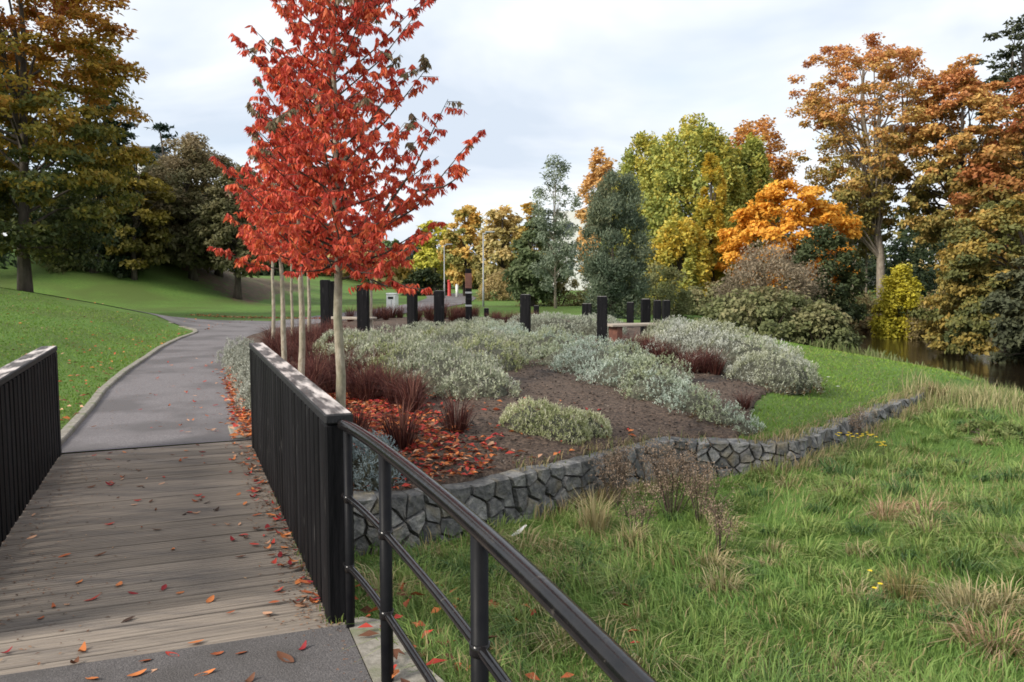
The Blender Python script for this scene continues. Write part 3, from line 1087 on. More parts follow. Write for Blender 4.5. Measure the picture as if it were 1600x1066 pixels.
OLIVE = [(.075, .08, .03), (.16, .15, .065), (.26, .205, .105), (.33, .25, .15)]
RUSTY = [(0.072, 0.094, 0.036), (0.174, 0.174, 0.051), (0.392, 0.275, 0.065), (0.58, 0.319, 0.08)]
MAUVE = [(0.149, 0.138, 0.069), (0.276, 0.218, 0.144), (0.402, 0.31, 0.218)]
BRAMBLE = [(.085, .105, .04), (.17, .185, .075), (.25, .235, .11), (.33, .255, .14)]
YEL = [(.26, .26, .03), (.44, .39, .03), (.56, .48, .05)]

# left: big beech on the lawn and what stands behind it
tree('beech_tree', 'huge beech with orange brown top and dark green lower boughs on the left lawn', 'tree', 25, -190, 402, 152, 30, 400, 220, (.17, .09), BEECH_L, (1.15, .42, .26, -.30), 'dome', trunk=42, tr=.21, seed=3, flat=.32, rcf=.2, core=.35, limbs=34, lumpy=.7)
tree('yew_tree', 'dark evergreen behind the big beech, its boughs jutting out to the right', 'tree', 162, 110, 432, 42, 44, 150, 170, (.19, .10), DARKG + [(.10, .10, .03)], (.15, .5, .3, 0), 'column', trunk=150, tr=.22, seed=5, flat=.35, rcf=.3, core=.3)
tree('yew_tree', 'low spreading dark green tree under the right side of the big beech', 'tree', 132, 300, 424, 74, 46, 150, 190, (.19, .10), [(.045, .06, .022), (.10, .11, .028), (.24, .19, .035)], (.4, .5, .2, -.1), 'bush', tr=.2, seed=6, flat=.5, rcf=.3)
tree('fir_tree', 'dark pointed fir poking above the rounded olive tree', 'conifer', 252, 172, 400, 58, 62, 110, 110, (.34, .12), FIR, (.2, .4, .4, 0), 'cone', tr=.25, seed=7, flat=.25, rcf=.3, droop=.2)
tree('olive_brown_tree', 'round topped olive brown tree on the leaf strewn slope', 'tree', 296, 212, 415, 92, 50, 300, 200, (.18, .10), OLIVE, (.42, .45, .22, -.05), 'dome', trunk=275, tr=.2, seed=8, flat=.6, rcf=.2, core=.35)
tree('olive_brown_tree', 'dull green tree half hidden behind the left side of the red tree', 'tree', 372, 262, 425, 58, 46, 160, 180, (.18, .10), OLIVE[:3], (.3, .45, .2, -.05), 'dome', trunk=372, tr=.2, seed=9, flat=.6, rcf=.24)
for i, (uu, dd, lb) in enumerate([(304, 47.5, 'slender dark trunk in the middle of the slope, leaning slightly'), (343, 52, 'dark tree with low crown nearest the white car')]):
    tree('slope_tree', lb, 'tree', uu + 4, 300, 410, 55, dd, 60, 120, (.24, .15), OLIVE[:3], (.3, .4, .2, -.05), 'dome', trunk=uu, tr=.24, seed=20 + i, rcf=.28)
tree('golden_tree', 'golden yellow foliage between the big beech and the olive tree', 'tree', 212, 228, 425, 42, 44, 60, 130, (.24, .15), [(.08, .08, .02), (.20, .16, .025), (.30, .20, .03)], (.5, .4, .2, -.1), 'column', tr=.14, seed=12, flat=.35, rcf=.4)
tree('fir_tree', 'dark tree filling the far left edge behind the beech', 'conifer', -40, 60, 420, 150, 44, 120, 150, (.3, .15), DARKG, (.2, .5, .3, 0), 'dome', tr=.3, seed=13, rcf=.25)

# middle distance
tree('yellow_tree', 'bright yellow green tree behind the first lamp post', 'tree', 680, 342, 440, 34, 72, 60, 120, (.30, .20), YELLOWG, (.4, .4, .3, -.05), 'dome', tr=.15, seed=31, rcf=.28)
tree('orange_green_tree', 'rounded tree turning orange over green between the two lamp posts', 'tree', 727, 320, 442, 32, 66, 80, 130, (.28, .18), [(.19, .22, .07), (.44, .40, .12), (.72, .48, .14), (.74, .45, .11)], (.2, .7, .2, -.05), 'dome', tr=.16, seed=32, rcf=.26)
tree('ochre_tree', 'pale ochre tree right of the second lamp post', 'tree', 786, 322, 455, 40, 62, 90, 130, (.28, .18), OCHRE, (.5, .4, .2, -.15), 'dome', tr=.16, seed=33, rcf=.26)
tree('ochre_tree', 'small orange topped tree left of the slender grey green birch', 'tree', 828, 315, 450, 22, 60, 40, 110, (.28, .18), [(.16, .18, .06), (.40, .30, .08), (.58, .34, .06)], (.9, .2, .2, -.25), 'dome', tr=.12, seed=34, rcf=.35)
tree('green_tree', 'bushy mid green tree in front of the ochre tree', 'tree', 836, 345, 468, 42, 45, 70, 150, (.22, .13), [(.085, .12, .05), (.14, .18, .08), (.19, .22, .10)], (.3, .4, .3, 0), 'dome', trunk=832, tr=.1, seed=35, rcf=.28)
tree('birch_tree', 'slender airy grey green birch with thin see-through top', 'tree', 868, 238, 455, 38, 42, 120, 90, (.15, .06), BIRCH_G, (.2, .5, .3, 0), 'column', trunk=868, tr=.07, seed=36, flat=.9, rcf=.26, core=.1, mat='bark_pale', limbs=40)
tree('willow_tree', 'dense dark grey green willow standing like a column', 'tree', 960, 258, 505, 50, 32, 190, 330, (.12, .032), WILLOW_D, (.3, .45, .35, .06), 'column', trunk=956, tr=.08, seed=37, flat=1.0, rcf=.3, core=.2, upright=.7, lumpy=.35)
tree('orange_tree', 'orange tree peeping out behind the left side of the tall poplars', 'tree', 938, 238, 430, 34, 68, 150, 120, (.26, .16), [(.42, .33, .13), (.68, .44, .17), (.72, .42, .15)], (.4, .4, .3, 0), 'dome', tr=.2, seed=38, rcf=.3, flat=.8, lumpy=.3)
for i, (uu, vt, vb, hw_, dd, tmm, nc, pf, lb) in enumerate([
        (1085, 190, 485, 98, 56, (.14, .40, .35, .02), 520, 'dome', 'broad tallest yellow green poplar in the middle of the group'),
        (1008, 216, 480, 60, 58, (.2, .4, .35, .0), 260, 'dome', 'leafy green poplar at the left of the group beside the willow'),
        (1172, 212, 480, 46, 57, (.10, .4, .35, .0), 240, 'dome', 'poplar at the right of the group beside the bright orange maple'),
        (1112, 240, 490, 24, 50, (.1, .4, .35, .36), 130, 'column', 'golden spire shaped poplar in front of the tallest one'),
        (1062, 345, 500, 50, 48, (.2, .4, .35, .22), 200, 'dome', 'low yellow green poplar at the foot of the group')]):
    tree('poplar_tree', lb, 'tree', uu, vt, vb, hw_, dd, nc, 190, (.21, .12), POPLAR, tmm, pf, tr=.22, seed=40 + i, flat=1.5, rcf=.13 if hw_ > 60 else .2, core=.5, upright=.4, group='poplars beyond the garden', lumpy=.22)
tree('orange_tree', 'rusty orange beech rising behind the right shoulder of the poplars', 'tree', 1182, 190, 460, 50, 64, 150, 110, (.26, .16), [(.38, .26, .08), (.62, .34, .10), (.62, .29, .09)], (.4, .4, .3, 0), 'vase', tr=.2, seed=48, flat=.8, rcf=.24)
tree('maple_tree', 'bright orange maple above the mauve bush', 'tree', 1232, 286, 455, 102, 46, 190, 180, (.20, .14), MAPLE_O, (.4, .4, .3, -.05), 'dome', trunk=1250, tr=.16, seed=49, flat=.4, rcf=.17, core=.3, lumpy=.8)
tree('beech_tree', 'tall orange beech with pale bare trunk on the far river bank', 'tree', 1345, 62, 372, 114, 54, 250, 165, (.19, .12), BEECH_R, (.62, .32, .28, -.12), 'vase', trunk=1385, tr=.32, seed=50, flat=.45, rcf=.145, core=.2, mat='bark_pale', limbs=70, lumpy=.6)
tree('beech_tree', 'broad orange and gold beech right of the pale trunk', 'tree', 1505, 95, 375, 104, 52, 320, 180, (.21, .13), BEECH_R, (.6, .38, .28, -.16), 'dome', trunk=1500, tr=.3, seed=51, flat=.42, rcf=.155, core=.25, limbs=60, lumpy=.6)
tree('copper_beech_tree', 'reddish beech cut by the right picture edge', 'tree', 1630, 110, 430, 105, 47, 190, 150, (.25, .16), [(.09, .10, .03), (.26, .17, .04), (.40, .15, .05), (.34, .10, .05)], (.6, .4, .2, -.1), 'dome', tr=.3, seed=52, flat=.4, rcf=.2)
tree('dark_pine_tree', 'dark green tree top above the reddish beech at right', 'conifer', 1598, 25, 330, 62, 56, 70, 130, (.28, .14), [(.04, .055, .03), (.09, .10, .05)], (.3, .4, .3, 0), 'vase', tr=.3, seed=53, flat=.35, rcf=.25)
tree('overhanging_tree', 'rusty green tree drooping over the river at right', 'tree', 1585, 305, 545, 112, 30, 280, 220, (.14, .085), RUSTY, (.30, .60, .2, -.12), 'bush', trunk=1640, tr=.2, seed=54, flat=.4, rcf=.17, core=.35, droop=.2)
tree('overhanging_tree', 'dark olive shrubby tree low over the water at the right edge', 'tree', 1640, 390, 562, 80, 27, 120, 170, (.15, .09), [(.05, .06, .03), (.10, .11, .06), (.17, .16, .08)], (.3, .5, .2, -.05), 'bush', trunk=1680, tr=.16, seed=55, flat=.45, rcf=.22)
for uu, dd, lb in ((1333, 57, 'thin straight trunk just left of the second thin trunk on the far bank'), (1353, 57.5, 'thin straight trunk between its twin and the thick pale trunk')):
    tree('young_tree', lb, 'tree', uu, 265, 400, 34, dd, 30, 80, (.24, .16), BEECH_R[:3], (.5, .4, .2, 0), 'dome', trunk=uu, tr=.09, seed=int(uu), rcf=.3, mat='bark_pale')

# shrubs and scrub along the river
bush('yellow_shrub', 'vivid yellow shrub at the water edge below the pale trunk', 'shrub', 1408, 418, 36, 39, 170, 130, (.12, .09), YEL + [(.44, .40, .06)], (.3, .5, .3, -.05), seed=61, rcf=.34, flat=.9, lumpy=.2, core=.15)
bush('mauve_bush', 'mauve grey bush going bare below the orange maple', 'shrub', 1200, 390, 82, 36, 130, 170, (.12, .05), MAUVE, (.5, .35, .25, -.1), seed=61, flat=.9, rcf=.24, upright=.5)
bush('ivy_bush', 'dark green ivy covered bush beside the maple trunk', 'shrub', 1288, 345, 52, 38, 90, 150, (.15, .11), DARKG[1:] + [(.10, .12, .05)], (.3, .4, .3, 0), seed=62, prof='column', flat=.8, rcf=.28)
bush('bramble_bush', 'broad green bramble thicket behind the right grey shrub', 'shrub', 1195, 458, 100, 27, 130, 150, (.12, .08), BRAMBLE, (.35, .45, .25, -.12), seed=63, flat=.6, rcf=.26)
bush('bramble_bush', 'rounded green thicket at the near bank left of the open water', 'shrub', 1285, 478, 50, 25, 60, 140, (.11, .07), BRAMBLE, (.35, .45, .25, -.15), seed=64, rcf=.3)
bush('bramble_bush', 'feathery olive scrub right of the dark willow', 'shrub', 1035, 418, 42, 36, 60, 140, (.13, .05), [(.10, .12, .05), (.18, .20, .08), (.24, .22, .10)], (.4, .4, .3, -.1), seed=65, flat=.9, rcf=.3, upright=.4)
bush('bramble_bush', 'pale green scrub at the foot of the golden poplars', 'shrub', 1110, 445, 50, 40, 60, 120, (.15, .08), BRAMBLE, (.4, .4, .3, 0), seed=66, rcf=.3)
bush('bank_scrub', 'brown green scrub on the far bank below the thin trunks', 'shrub', 1325, 450, 62, 43, 80, 120, (.14, .08), [(.12, .11, .05), (.21, .18, .08), (.28, .22, .11)], (.4, .4, .3, -.1), seed=67, rcf=.26, flat=.7)
bush('bank_scrub', 'tawny scrub on the far bank right of the yellow shrub', 'shrub', 1475, 452, 45, 37, 80, 130, (.13, .06), [(.12, .10, .04), (.22, .17, .07), (.30, .23, .10)], (.4, .4, .3, -.1), seed=68, rcf=.28, flat=.8)
bush('bank_scrub', 'low rusty scrub hugging the far water line', 'shrub', 1380, 492, 75, 42, 70, 110, (.13, .06), [(.10, .08, .04), (.20, .14, .07), (.28, .19, .09)], (.4, .4, .3, -.1), seed=69, rcf=.16, flat=.5, depth=.4)
bush('low_scrub', 'straw coloured scrub behind the birch and willow', 'shrub', 870, 432, 70, 46, 70, 110, (.15, .06), [(.14, .15, .05), (.28, .25, .10), (.38, .31, .14)], (.4, .4, .3, -.1), seed=70, rcf=.2, flat=.7, depth=.4)
bush('low_scrub', 'tan grassy scrub in front of the ochre tree', 'shrub', 790, 425, 40, 55, 50, 110, (.17, .06), [(.26, .22, .08), (.42, .32, .14), (.46, .34, .17)], (.4, .4, .3, -.1), seed=71, rcf=.25, flat=.7, depth=.4)
bush('clipped_hedge', 'dark clipped hedge behind the lamp post near the red post', 'hedge', 665, 424, 34, 68, 60, 110, (.22, .13), DARKG + [(.08, .10, .04)], (.2, .4, .4, 0), seed=72, rcf=.22, flat=.9, depth=.3)
bush('clipped_hedge', 'long dark hedge along the far side of the right hand lawn', 'hedge', 1440, 372, 130, 74, 110, 120, (.28, .16), DARKG, (.2, .5, .4, 0), seed=73, rcf=.3, flat=.9, depth=.12)
bush('clipped_hedge', 'dark scrub on the crest behind the big beech', 'hedge', 120, 372, 120, 58, 110, 120, (.26, .16), DARKG + [(.09, .09, .03)], (.2, .5, .4, 0), seed=74, rcf=.25, flat=.9, depth=.2)
bush('rust_bush', 'rust brown bush on top of the leaf strewn slope', 'shrub', 232, 385, 34, 56, 40, 110, (.2, .12), [(.10, .06, .03), (.22, .10, .05), (.28, .13, .06)], (.4, .4, .3, -.1), seed=75, rcf=.3)

# far woodland closing the horizon: one mass
parts = []
for i in range(64):
    a_ = R(-62 + i * 124 / 63)
    dd = RNG.uniform(100, 125)
    x_, y_ = math.sin(a_) * dd, math.cos(a_) * dd
    zb = H1(x_, y_)
    hh_ = RNG.uniform(4.5, 7.5) + (3 if abs(a_) > .35 else 0)
    pal = [DARKG + [(.12, .13, .05)], GREEN, OCHRE, RUSTY][i * 7 % 4]
    parts.append(crown_geo(x_, y_, zb - .5, zb + hh_, 6, 4, 'bush', 18, 80, (.8, .55), pal, (.4, .4, .3, -.1), seed=300 + i, rcf=.3)[0])
V, T, C = join(parts)
tag(link('far_woodland', tri_mesh('far_woodland', V, T, C), M['leaf']), 'hazy belt of mixed autumn trees closing the horizon', kind='stuff')

# ------------------------------------------------------------------ red trees
RED = [(.25, .028, .03), (.50, .06, .05), (.70, .115, .07), (.76, .19, .07), (.72, .29, .09)]


def red_crown(rng, h0, h1, rmax, nbr, extra=(), top_r=.35):
    """ascending branches hung with drooping leaves; local coordinates, trunk on the z axis"""
    tw, P, D, tones = [], [], [], []
    ga = rng.uniform(0, 6)
    brs = []
    for i in range(nbr):
        f_ = (i + rng.uniform(0, .8)) / nbr
        z0 = h0 + (h1 - h0) * f_ * 0.93
        az = ga + i * 2.4 + rng.uniform(-.3, .3)
        ln = rmax * (1 - f_ * (1 - top_r)) * rng.uniform(.75, 1.15)
        rise = ln * rng.uniform(.65, 1.25) * (.5 + .8 * f_)
        brs.append((Vector((0, 0, z0)), Vector((math.cos(az) * ln, math.sin(az) * ln, z0 + rise)), .009 * (1.2 - f_ * .6)))
    for a_, b_ in extra:
        brs.append((Vector(a_), Vector(b_), .011))
    for a_, b_, r0 in brs:
        ln = (b_ - a_).length
        m1 = a_.lerp(b_, .5) + Vector((rng.uniform(-.05, .05), rng.uniform(-.05, .05), -.08 * ln))
        tw.append(([a_, m1, b_], [r0, r0 * .65, .002]))
        nt_ = max(5, int(ln / .062))
        for k in range(nt_):
            f_ = .16 + .86 * (k + rng.uniform(0, 1)) / nt_
            f_ = min(f_, 1)
            p = (a_.lerp(m1, f_ * 2) if f_ < .5 else m1.lerp(b_, f_ * 2 - 1))
            az = rng.uniform(0, 6.28)
            tl = rng.uniform(.06, .24) * (1.1 - .5 * f_)
            e = p + Vector((math.cos(az) * tl, math.sin(az) * tl, tl * rng.uniform(-.2, .8)))
            tw.append(([p, e], [.0028, .0012]))
            tone = rng.uniform(0, 1)
            for j in range(int(rng.integers(20, 33))):
                w = rng.uniform(.15, 1.05)
                q = p.lerp(e, w)
                az2 = rng.uniform(0, 6.28)
                P.append((q.x, q.y, q.z))
                s_ = rng.uniform(.15, .75)
                D.append((math.cos(az2) * s_, math.sin(az2) * s_, -rng.uniform(.35, 1.2)))
                tones.append((tone, f_))
    return tw, np.array(P), np.array(D), np.array(tones)


def red_leaf_shape(P, D, rng, Ln, C):
    """lance shaped leaf folded along the midrib and curling down: 6 triangles"""
    n = len(P)
    D = unit(D)
    ref = rng.normal(0, 1, (n, 3)); ref[:, 2] *= .3
    B = unit(np.cross(D, ref)); Nn = np.cross(B, D)
    Ln = Ln[:, None]
    w = Ln * rng.uniform(.12, .19, (n, 1))
    curl = Ln * rng.uniform(-.05, .25, (n, 1))
    V = np.empty((n, 7, 3))
    V[:, 0] = P
    a1, a2 = P + D * Ln * .33, P + D * Ln * .68 - Nn * curl * .35
    V[:, 1] = a1 + B * w + Nn * w * .35; V[:, 2] = a1; V[:, 3] = a1 - B * w + Nn * w * .35
    V[:, 4] = a2 + B * w * .75 + Nn * w * .2; V[:, 5] = a2 - B * w * .75 + Nn * w * .2
    V[:, 6] = P + D * Ln - Nn * curl
    i = np.arange(n)[:, None] * 7
    T = np.concatenate([i + [[0, 1, 2]], i + [[0, 2, 3]], i + [[1, 4, 2]], i + [[2, 4, 5]], i + [[2, 5, 3]], i + [[4, 6, 5]]], 0)
    return V.reshape(-1, 3), T, np.repeat(C, 7, 0)


def red_tree(label, x, y, h0, h1, rmax, nbr, tr, seed, extra=(), single=0, thin=1.0, lsz=.057, top_r=.35):
    rng = np.random.default_rng(seed)
    z = H1(x, y)
    root = thing('red_cherry_tree', label, 'tree', (x, y, z), rng.uniform(0, 6) if not extra else 0, 'young red trees along the path')
    tw, P, D, tn = red_crown(rng, h0, h1, rmax, nbr, extra, top_r)
    g = Geo()
    pts = [(0, 0, -.2), (0, 0, .02)]
    for k in range(1, 11):
        f_ = k / 10
        pts.append((rng.uniform(-.016, .016), rng.uniform(-.016, .016), h1 * f_))
    g.tube(pts, [tr * 1.12, tr * 1.08] + [max(tr * (1 - .83 * k / 10), .006) for k in range(1, 11)], 12)
    link('trunk', g.mesh('trunk', True), M['bark_young'], root)
    g = Geo()
    for p_, r_ in tw:
        g.tube(p_, r_, 4, False)
    link('branches', g.mesh('branches', True), M['bark'], root)
    n = len(P)
    if thin < 1:
        k = rng.uniform(0, 1, n) < thin
        P, D, tn = P[k], D[k], tn[k]; n = len(P)
    t_ = .30 * tn[:, 0] + .40 * rng.uniform(0, 1, n) + .12 + .10 * (1 - P[:, 2] / h1)
    C = grad(RED, t_)
    # twig tips at the outside have gone grey green
    tip = (tn[:, 1] > .86) & (tn[:, 0] > .62) & (P[:, 2] > h0 + .35 * (h1 - h0))
    C[tip] = grad([(.22, .13, .09), (.30, .24, .15), (.22, .20, .11)], rng.uniform(0, 1, tip.sum()))
    C *= rng.uniform(.85, 1.15, (n, 1))
    Ln = rng.uniform(.7, 1.25, n) * lsz
    order = np.argsort(P[:, 1] if not single else P[:, 1] + 0.15 * rng.uniform(0, 1, n))
    own = order[:single]
    rest = np.setdiff1d(np.arange(n), own)
    V, T, CC = red_leaf_shape(P[rest], D[rest], rng, Ln[rest], C[rest])
    tag(link('crown', tri_mesh('crown', V, T, CC), M['leaf'], root), kind='stuff' if single else None)
    if single:
        meshes = []
        for k in range(10):
            V, T, CC = red_leaf_shape(np.zeros((1, 3)), np.array([[0, 0, -1.0]]), rng, np.array([lsz]), grad(RED, np.array([.15 + .07 * k])))
            meshes.append(tri_mesh('leaf', V, T, CC))
        for k in own:
            o = link('leaf', meshes[int(rng.integers(0, 10))], M['leaf'], root)
            o.location = P[k]
            o.rotation_euler = Vector(D[k]).to_track_quat('-Z', 'Y').to_euler()
            o.rotation_euler.rotate_axis('Z', rng.uniform(0, 6.28))
            o.scale = (rng.uniform(.8, 1.25),) * 3
    return root


z0_ = H1(-1.40, 6.6)


def loc6(u, v, dd=6.0, x0=-1.40, y0=6.6):
    p = W(u, v, dd + .6)
    return (p.x - x0, p.y - y0, p.z - z0_)


limb = [(loc6(535, 395), loc6(748, 205, 5.9)), (loc6(600, 330, 5.95), loc6(700, 155, 6.1)), (loc6(640, 300, 5.9), loc6(735, 265, 5.7)), (loc6(540, 250), loc6(672, 100, 6.2)), (loc6(533, 415), loc6(662, 452, 5.6)), (loc6(533, 415), loc6(425, 395, 5.7)), (loc6(533, 400), loc6(640, 405, 6.2)), (loc6(533, 405), loc6(470, 425, 5.6)), (loc6(533, 405), loc6(590, 428, 5.6)), (loc6(533, 300), loc6(395, 160, 6.2)), (loc6(533, 380), loc6(400, 300, 5.6)),
        (loc6(533, 400), loc6(440, 330, 5.5)), (loc6(533, 410), loc6(590, 350, 5.4)), (loc6(533, 350), loc6(470, 220, 5.5)), (loc6(533, 330), loc6(590, 190, 5.5))]
red_tree('largest red leaved tree, nearest the railing post and brightest', -1.40, 6.6, 1.72, 4.8, .88, 84, .047, 101, limb, single=300, top_r=.6)
red_tree('second young red tree in the row, its trunk rising just behind the railing', -2.58, 10.0, 1.75, 4.1, .86, 30, .047, 102, lsz=.08, thin=.8)
red_tree('third young red tree, left of the second and farther along the path', -3.62, 12.9, 1.75, 4.0, .92, 26, .047, 103, lsz=.095, thin=.7)
red_tree('fourth young red tree, leftmost thin trunk of the row', -4.95, 17.0, 2.0, 4.2, .8, 20, .045, 104, lsz=.11, thin=.8)
red_tree('fifth young red tree, its pale trunk right of the second one', -4.95, 20.0, 2.0, 4.2, 1.0, 20, .05, 105, lsz=.14, thin=.7)
red_tree('sixth young red tree, thin trunk between the second and the third', -5.85, 21.8, 2.0, 4.0, 1.0, 18, .045, 106, lsz=.14, thin=.7)
red_tree('seventh young red tree, thin trunk right of the tall black pillar', -3.95, 23.0, 2.0, 4.1, 1.0, 18, .045, 107, lsz=.14, thin=.7)

# ------------------------------------------------------------------ grey shrubs in the bed
def mound(name, label, blobs, n_sprig, per, pal, tm, sprig=.08, leaf=(.034, .012), up=.6, seed=1, group=None, flower=None, wob=.16, under=None, alt=None):
    rng = np.random.default_rng(seed)
    blobs = [(b[0], b[1], b[2] * .95, b[3] * .9) for b in blobs]
    B = np.array([(b[0], b[1], b[2], b[3], H1(b[0], b[1])) for b in blobs], float)
    n_sprig = int(n_sprig * .64); per = 7; leaf = (leaf[0] * .92, leaf[1] * 1.0)
    area = B[:, 2] * (B[:, 2] + 2 * B[:, 3])
    k = rng.choice(len(B), n_sprig, p=area / area.sum())
    u_ = rng.normal(0, 1, (n_sprig, 3)); u_ = unit(u_); u_[:, 2] = np.abs(u_[:, 2]) - .12
    u_ = unit(u_)
    lump = 1 + wob * (fbm(u_[:, 0] * 3 + k * 3.1, u_[:, 1] * 3 + u_[:, 2] * 2, .7, seed) - .5) * 2
    P = np.stack([B[k, 0] + u_[:, 0] * B[k, 2] * lump, B[k, 1] + u_[:, 1] * B[k, 2] * lump, B[k, 4] + np.maximum(u_[:, 2], -.02) * B[k, 3] * lump], 1)
    ins = np.zeros(n_sprig, bool)
    for j in range(len(B)):
        dd = ((P[:, 0] - B[j, 0]) / B[j, 2]) ** 2 + ((P[:, 1] - B[j, 1]) / B[j, 2]) ** 2 + ((P[:, 2] - B[j, 4]) / B[j, 3]) ** 2
        ins |= (j != k) & (dd < .72)
    P, u_, k = P[~ins], u_[~ins], k[~ins]
    n = len(P)
    A = unit(u_ * (1 - up) + np.array([0, 0, up]) + rng.normal(0, .25, (n, 3)))
    patch = fbm(P[:, 0], P[:, 1] + P[:, 2], .35, seed + 5)
    sl = sprig * rng.uniform(.6, 1.4, n)
    base = P - A * sl[:, None] * .7
    i = np.repeat(np.arange(n), per)
    f_ = np.tile(np.linspace(.1, 1, per), n) + rng.uniform(-.08, .08, n * per)
    side = unit(np.cross(A[i], rng.normal(0, 1, (n * per, 3))))
    D = side * .8 + A[i] * rng.uniform(.5, 1.1, (n * per, 1))
    LP = base[i] + A[i] * (sl[i] * f_)[:, None]
    t_ = tm[0] * f_ + tm[1] * patch[i] + tm[2] * rng.uniform(0, 1, n * per) + tm[3]
    C = grad(pal, t_)
    if alt:
        w_ = smooth((fbm(P[:, 0] * 1.0, P[:, 1], .9, seed + 9) - .45) * 5)[i][:, None] * alt[1]
        C = C * (1 - w_) + grad(alt[0], t_) * w_
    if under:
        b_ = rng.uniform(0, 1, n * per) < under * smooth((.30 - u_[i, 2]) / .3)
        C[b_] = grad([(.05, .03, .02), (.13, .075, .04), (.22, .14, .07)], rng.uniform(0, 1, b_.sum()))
    Ls = leaf[0] * rng.uniform(.7, 1.35, n * per) * (1.15 - .5 * f_)
    geo = [leaves(LP, D, A[i] + rng.normal(0, .3, (n * per, 3)), Ls, Ls * leaf[1] / leaf[0], C, .15)]
    if flower:
        m = rng.uniform(0, 1, n) < flower[0]
        pb = P[m]
        hgt = rng.uniform(.7, 1.3, m.sum()) * flower[1]
        geo.append(blades(pb, hgt, rng.normal(0, .02, (m.sum(), 2)), np.full(m.sum(), .007), np.tile(flower[2], (m.sum(), 1)) * rng.uniform(.8, 1.2, (m.sum(), 1))))
    V, T, C = join(geo)
    off = np.array([B[0, 0], B[0, 1], B[0, 4]])
    root = thing(name, label, 'shrub', tuple(off), 0, group)
    link('foliage', tri_mesh('foliage', V - off, T, C), M['grey_leaf'], root)
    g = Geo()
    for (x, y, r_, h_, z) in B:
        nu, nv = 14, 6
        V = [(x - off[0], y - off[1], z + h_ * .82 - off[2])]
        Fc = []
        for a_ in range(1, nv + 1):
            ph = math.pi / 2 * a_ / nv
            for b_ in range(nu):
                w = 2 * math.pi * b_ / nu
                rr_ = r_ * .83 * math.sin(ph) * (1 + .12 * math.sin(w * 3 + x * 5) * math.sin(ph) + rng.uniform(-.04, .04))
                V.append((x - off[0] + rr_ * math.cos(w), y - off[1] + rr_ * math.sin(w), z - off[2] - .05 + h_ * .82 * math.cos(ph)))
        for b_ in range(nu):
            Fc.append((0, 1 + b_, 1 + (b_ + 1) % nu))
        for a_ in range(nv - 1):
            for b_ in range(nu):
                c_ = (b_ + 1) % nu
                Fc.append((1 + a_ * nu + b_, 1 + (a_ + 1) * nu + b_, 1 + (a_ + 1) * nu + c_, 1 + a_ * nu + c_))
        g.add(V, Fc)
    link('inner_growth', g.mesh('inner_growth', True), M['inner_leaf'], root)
    return root


LAV = [(0.159, 0.183, 0.11), (0.305, 0.329, 0.22), (0.464, 0.488, 0.366), (0.61, 0.634, 0.512)]
SANT = [(0.156, 0.198, 0.144), (0.3, 0.366, 0.288), (0.48, 0.546, 0.468), (0.672, 0.72, 0.66)]
GREYS = [(0.195, 0.207, 0.159), (0.342, 0.354, 0.293), (0.512, 0.525, 0.464), (0.683, 0.695, 0.647)]
CREAM = [(0.161, 0.196, 0.069), (0.322, 0.356, 0.161), (0.483, 0.494, 0.299), (0.632, 0.621, 0.46)]
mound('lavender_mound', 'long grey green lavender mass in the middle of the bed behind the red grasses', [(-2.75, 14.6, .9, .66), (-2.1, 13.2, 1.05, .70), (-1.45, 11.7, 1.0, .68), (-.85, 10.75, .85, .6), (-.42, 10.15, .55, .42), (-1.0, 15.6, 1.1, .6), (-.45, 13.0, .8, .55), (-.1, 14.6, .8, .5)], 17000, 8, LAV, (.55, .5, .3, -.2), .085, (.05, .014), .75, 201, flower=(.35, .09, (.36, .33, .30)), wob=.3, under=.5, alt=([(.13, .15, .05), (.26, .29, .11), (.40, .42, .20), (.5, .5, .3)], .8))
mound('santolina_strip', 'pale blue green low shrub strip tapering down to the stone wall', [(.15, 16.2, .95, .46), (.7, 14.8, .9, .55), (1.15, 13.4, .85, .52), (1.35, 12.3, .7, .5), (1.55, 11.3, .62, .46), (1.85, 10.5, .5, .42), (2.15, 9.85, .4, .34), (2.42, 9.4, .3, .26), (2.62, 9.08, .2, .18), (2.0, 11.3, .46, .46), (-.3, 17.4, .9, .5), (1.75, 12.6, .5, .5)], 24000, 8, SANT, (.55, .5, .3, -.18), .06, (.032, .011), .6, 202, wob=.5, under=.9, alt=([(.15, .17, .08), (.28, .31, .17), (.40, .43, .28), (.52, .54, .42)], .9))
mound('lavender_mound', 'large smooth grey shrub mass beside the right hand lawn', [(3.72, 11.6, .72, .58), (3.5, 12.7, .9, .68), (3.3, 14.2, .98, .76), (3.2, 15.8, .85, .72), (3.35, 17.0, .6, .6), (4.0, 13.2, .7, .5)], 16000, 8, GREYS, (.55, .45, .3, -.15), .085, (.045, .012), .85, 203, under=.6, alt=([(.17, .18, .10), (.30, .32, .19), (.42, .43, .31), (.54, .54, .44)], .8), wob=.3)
mound('lavender_bush', 'small isolated cream green bush on bare soil near the wall', [(.18, 8.55, .34, .36), (.50, 8.45, .34, .33), (.84, 8.68, .24, .26)], 2800, 8, CREAM, (.5, .4, .3, -.1), .07, (.034, .011), .8, 204, flower=(.3, .06, (.5, .48, .36)))
mound('lavender_mound', 'pale silvery shrub between the black pillars at the back', [(1.05, 20.2, .95, .62), (1.9, 20.0, .85, .58), (.5, 21.2, .8, .55), (2.3, 21, .7, .5)], 6000, 8, [(.2, .22, .16), (.36, .38, .30), (.52, .53, .46)], (.45, .4, .3, -.1), .085, (.05, .014), .7, 205)
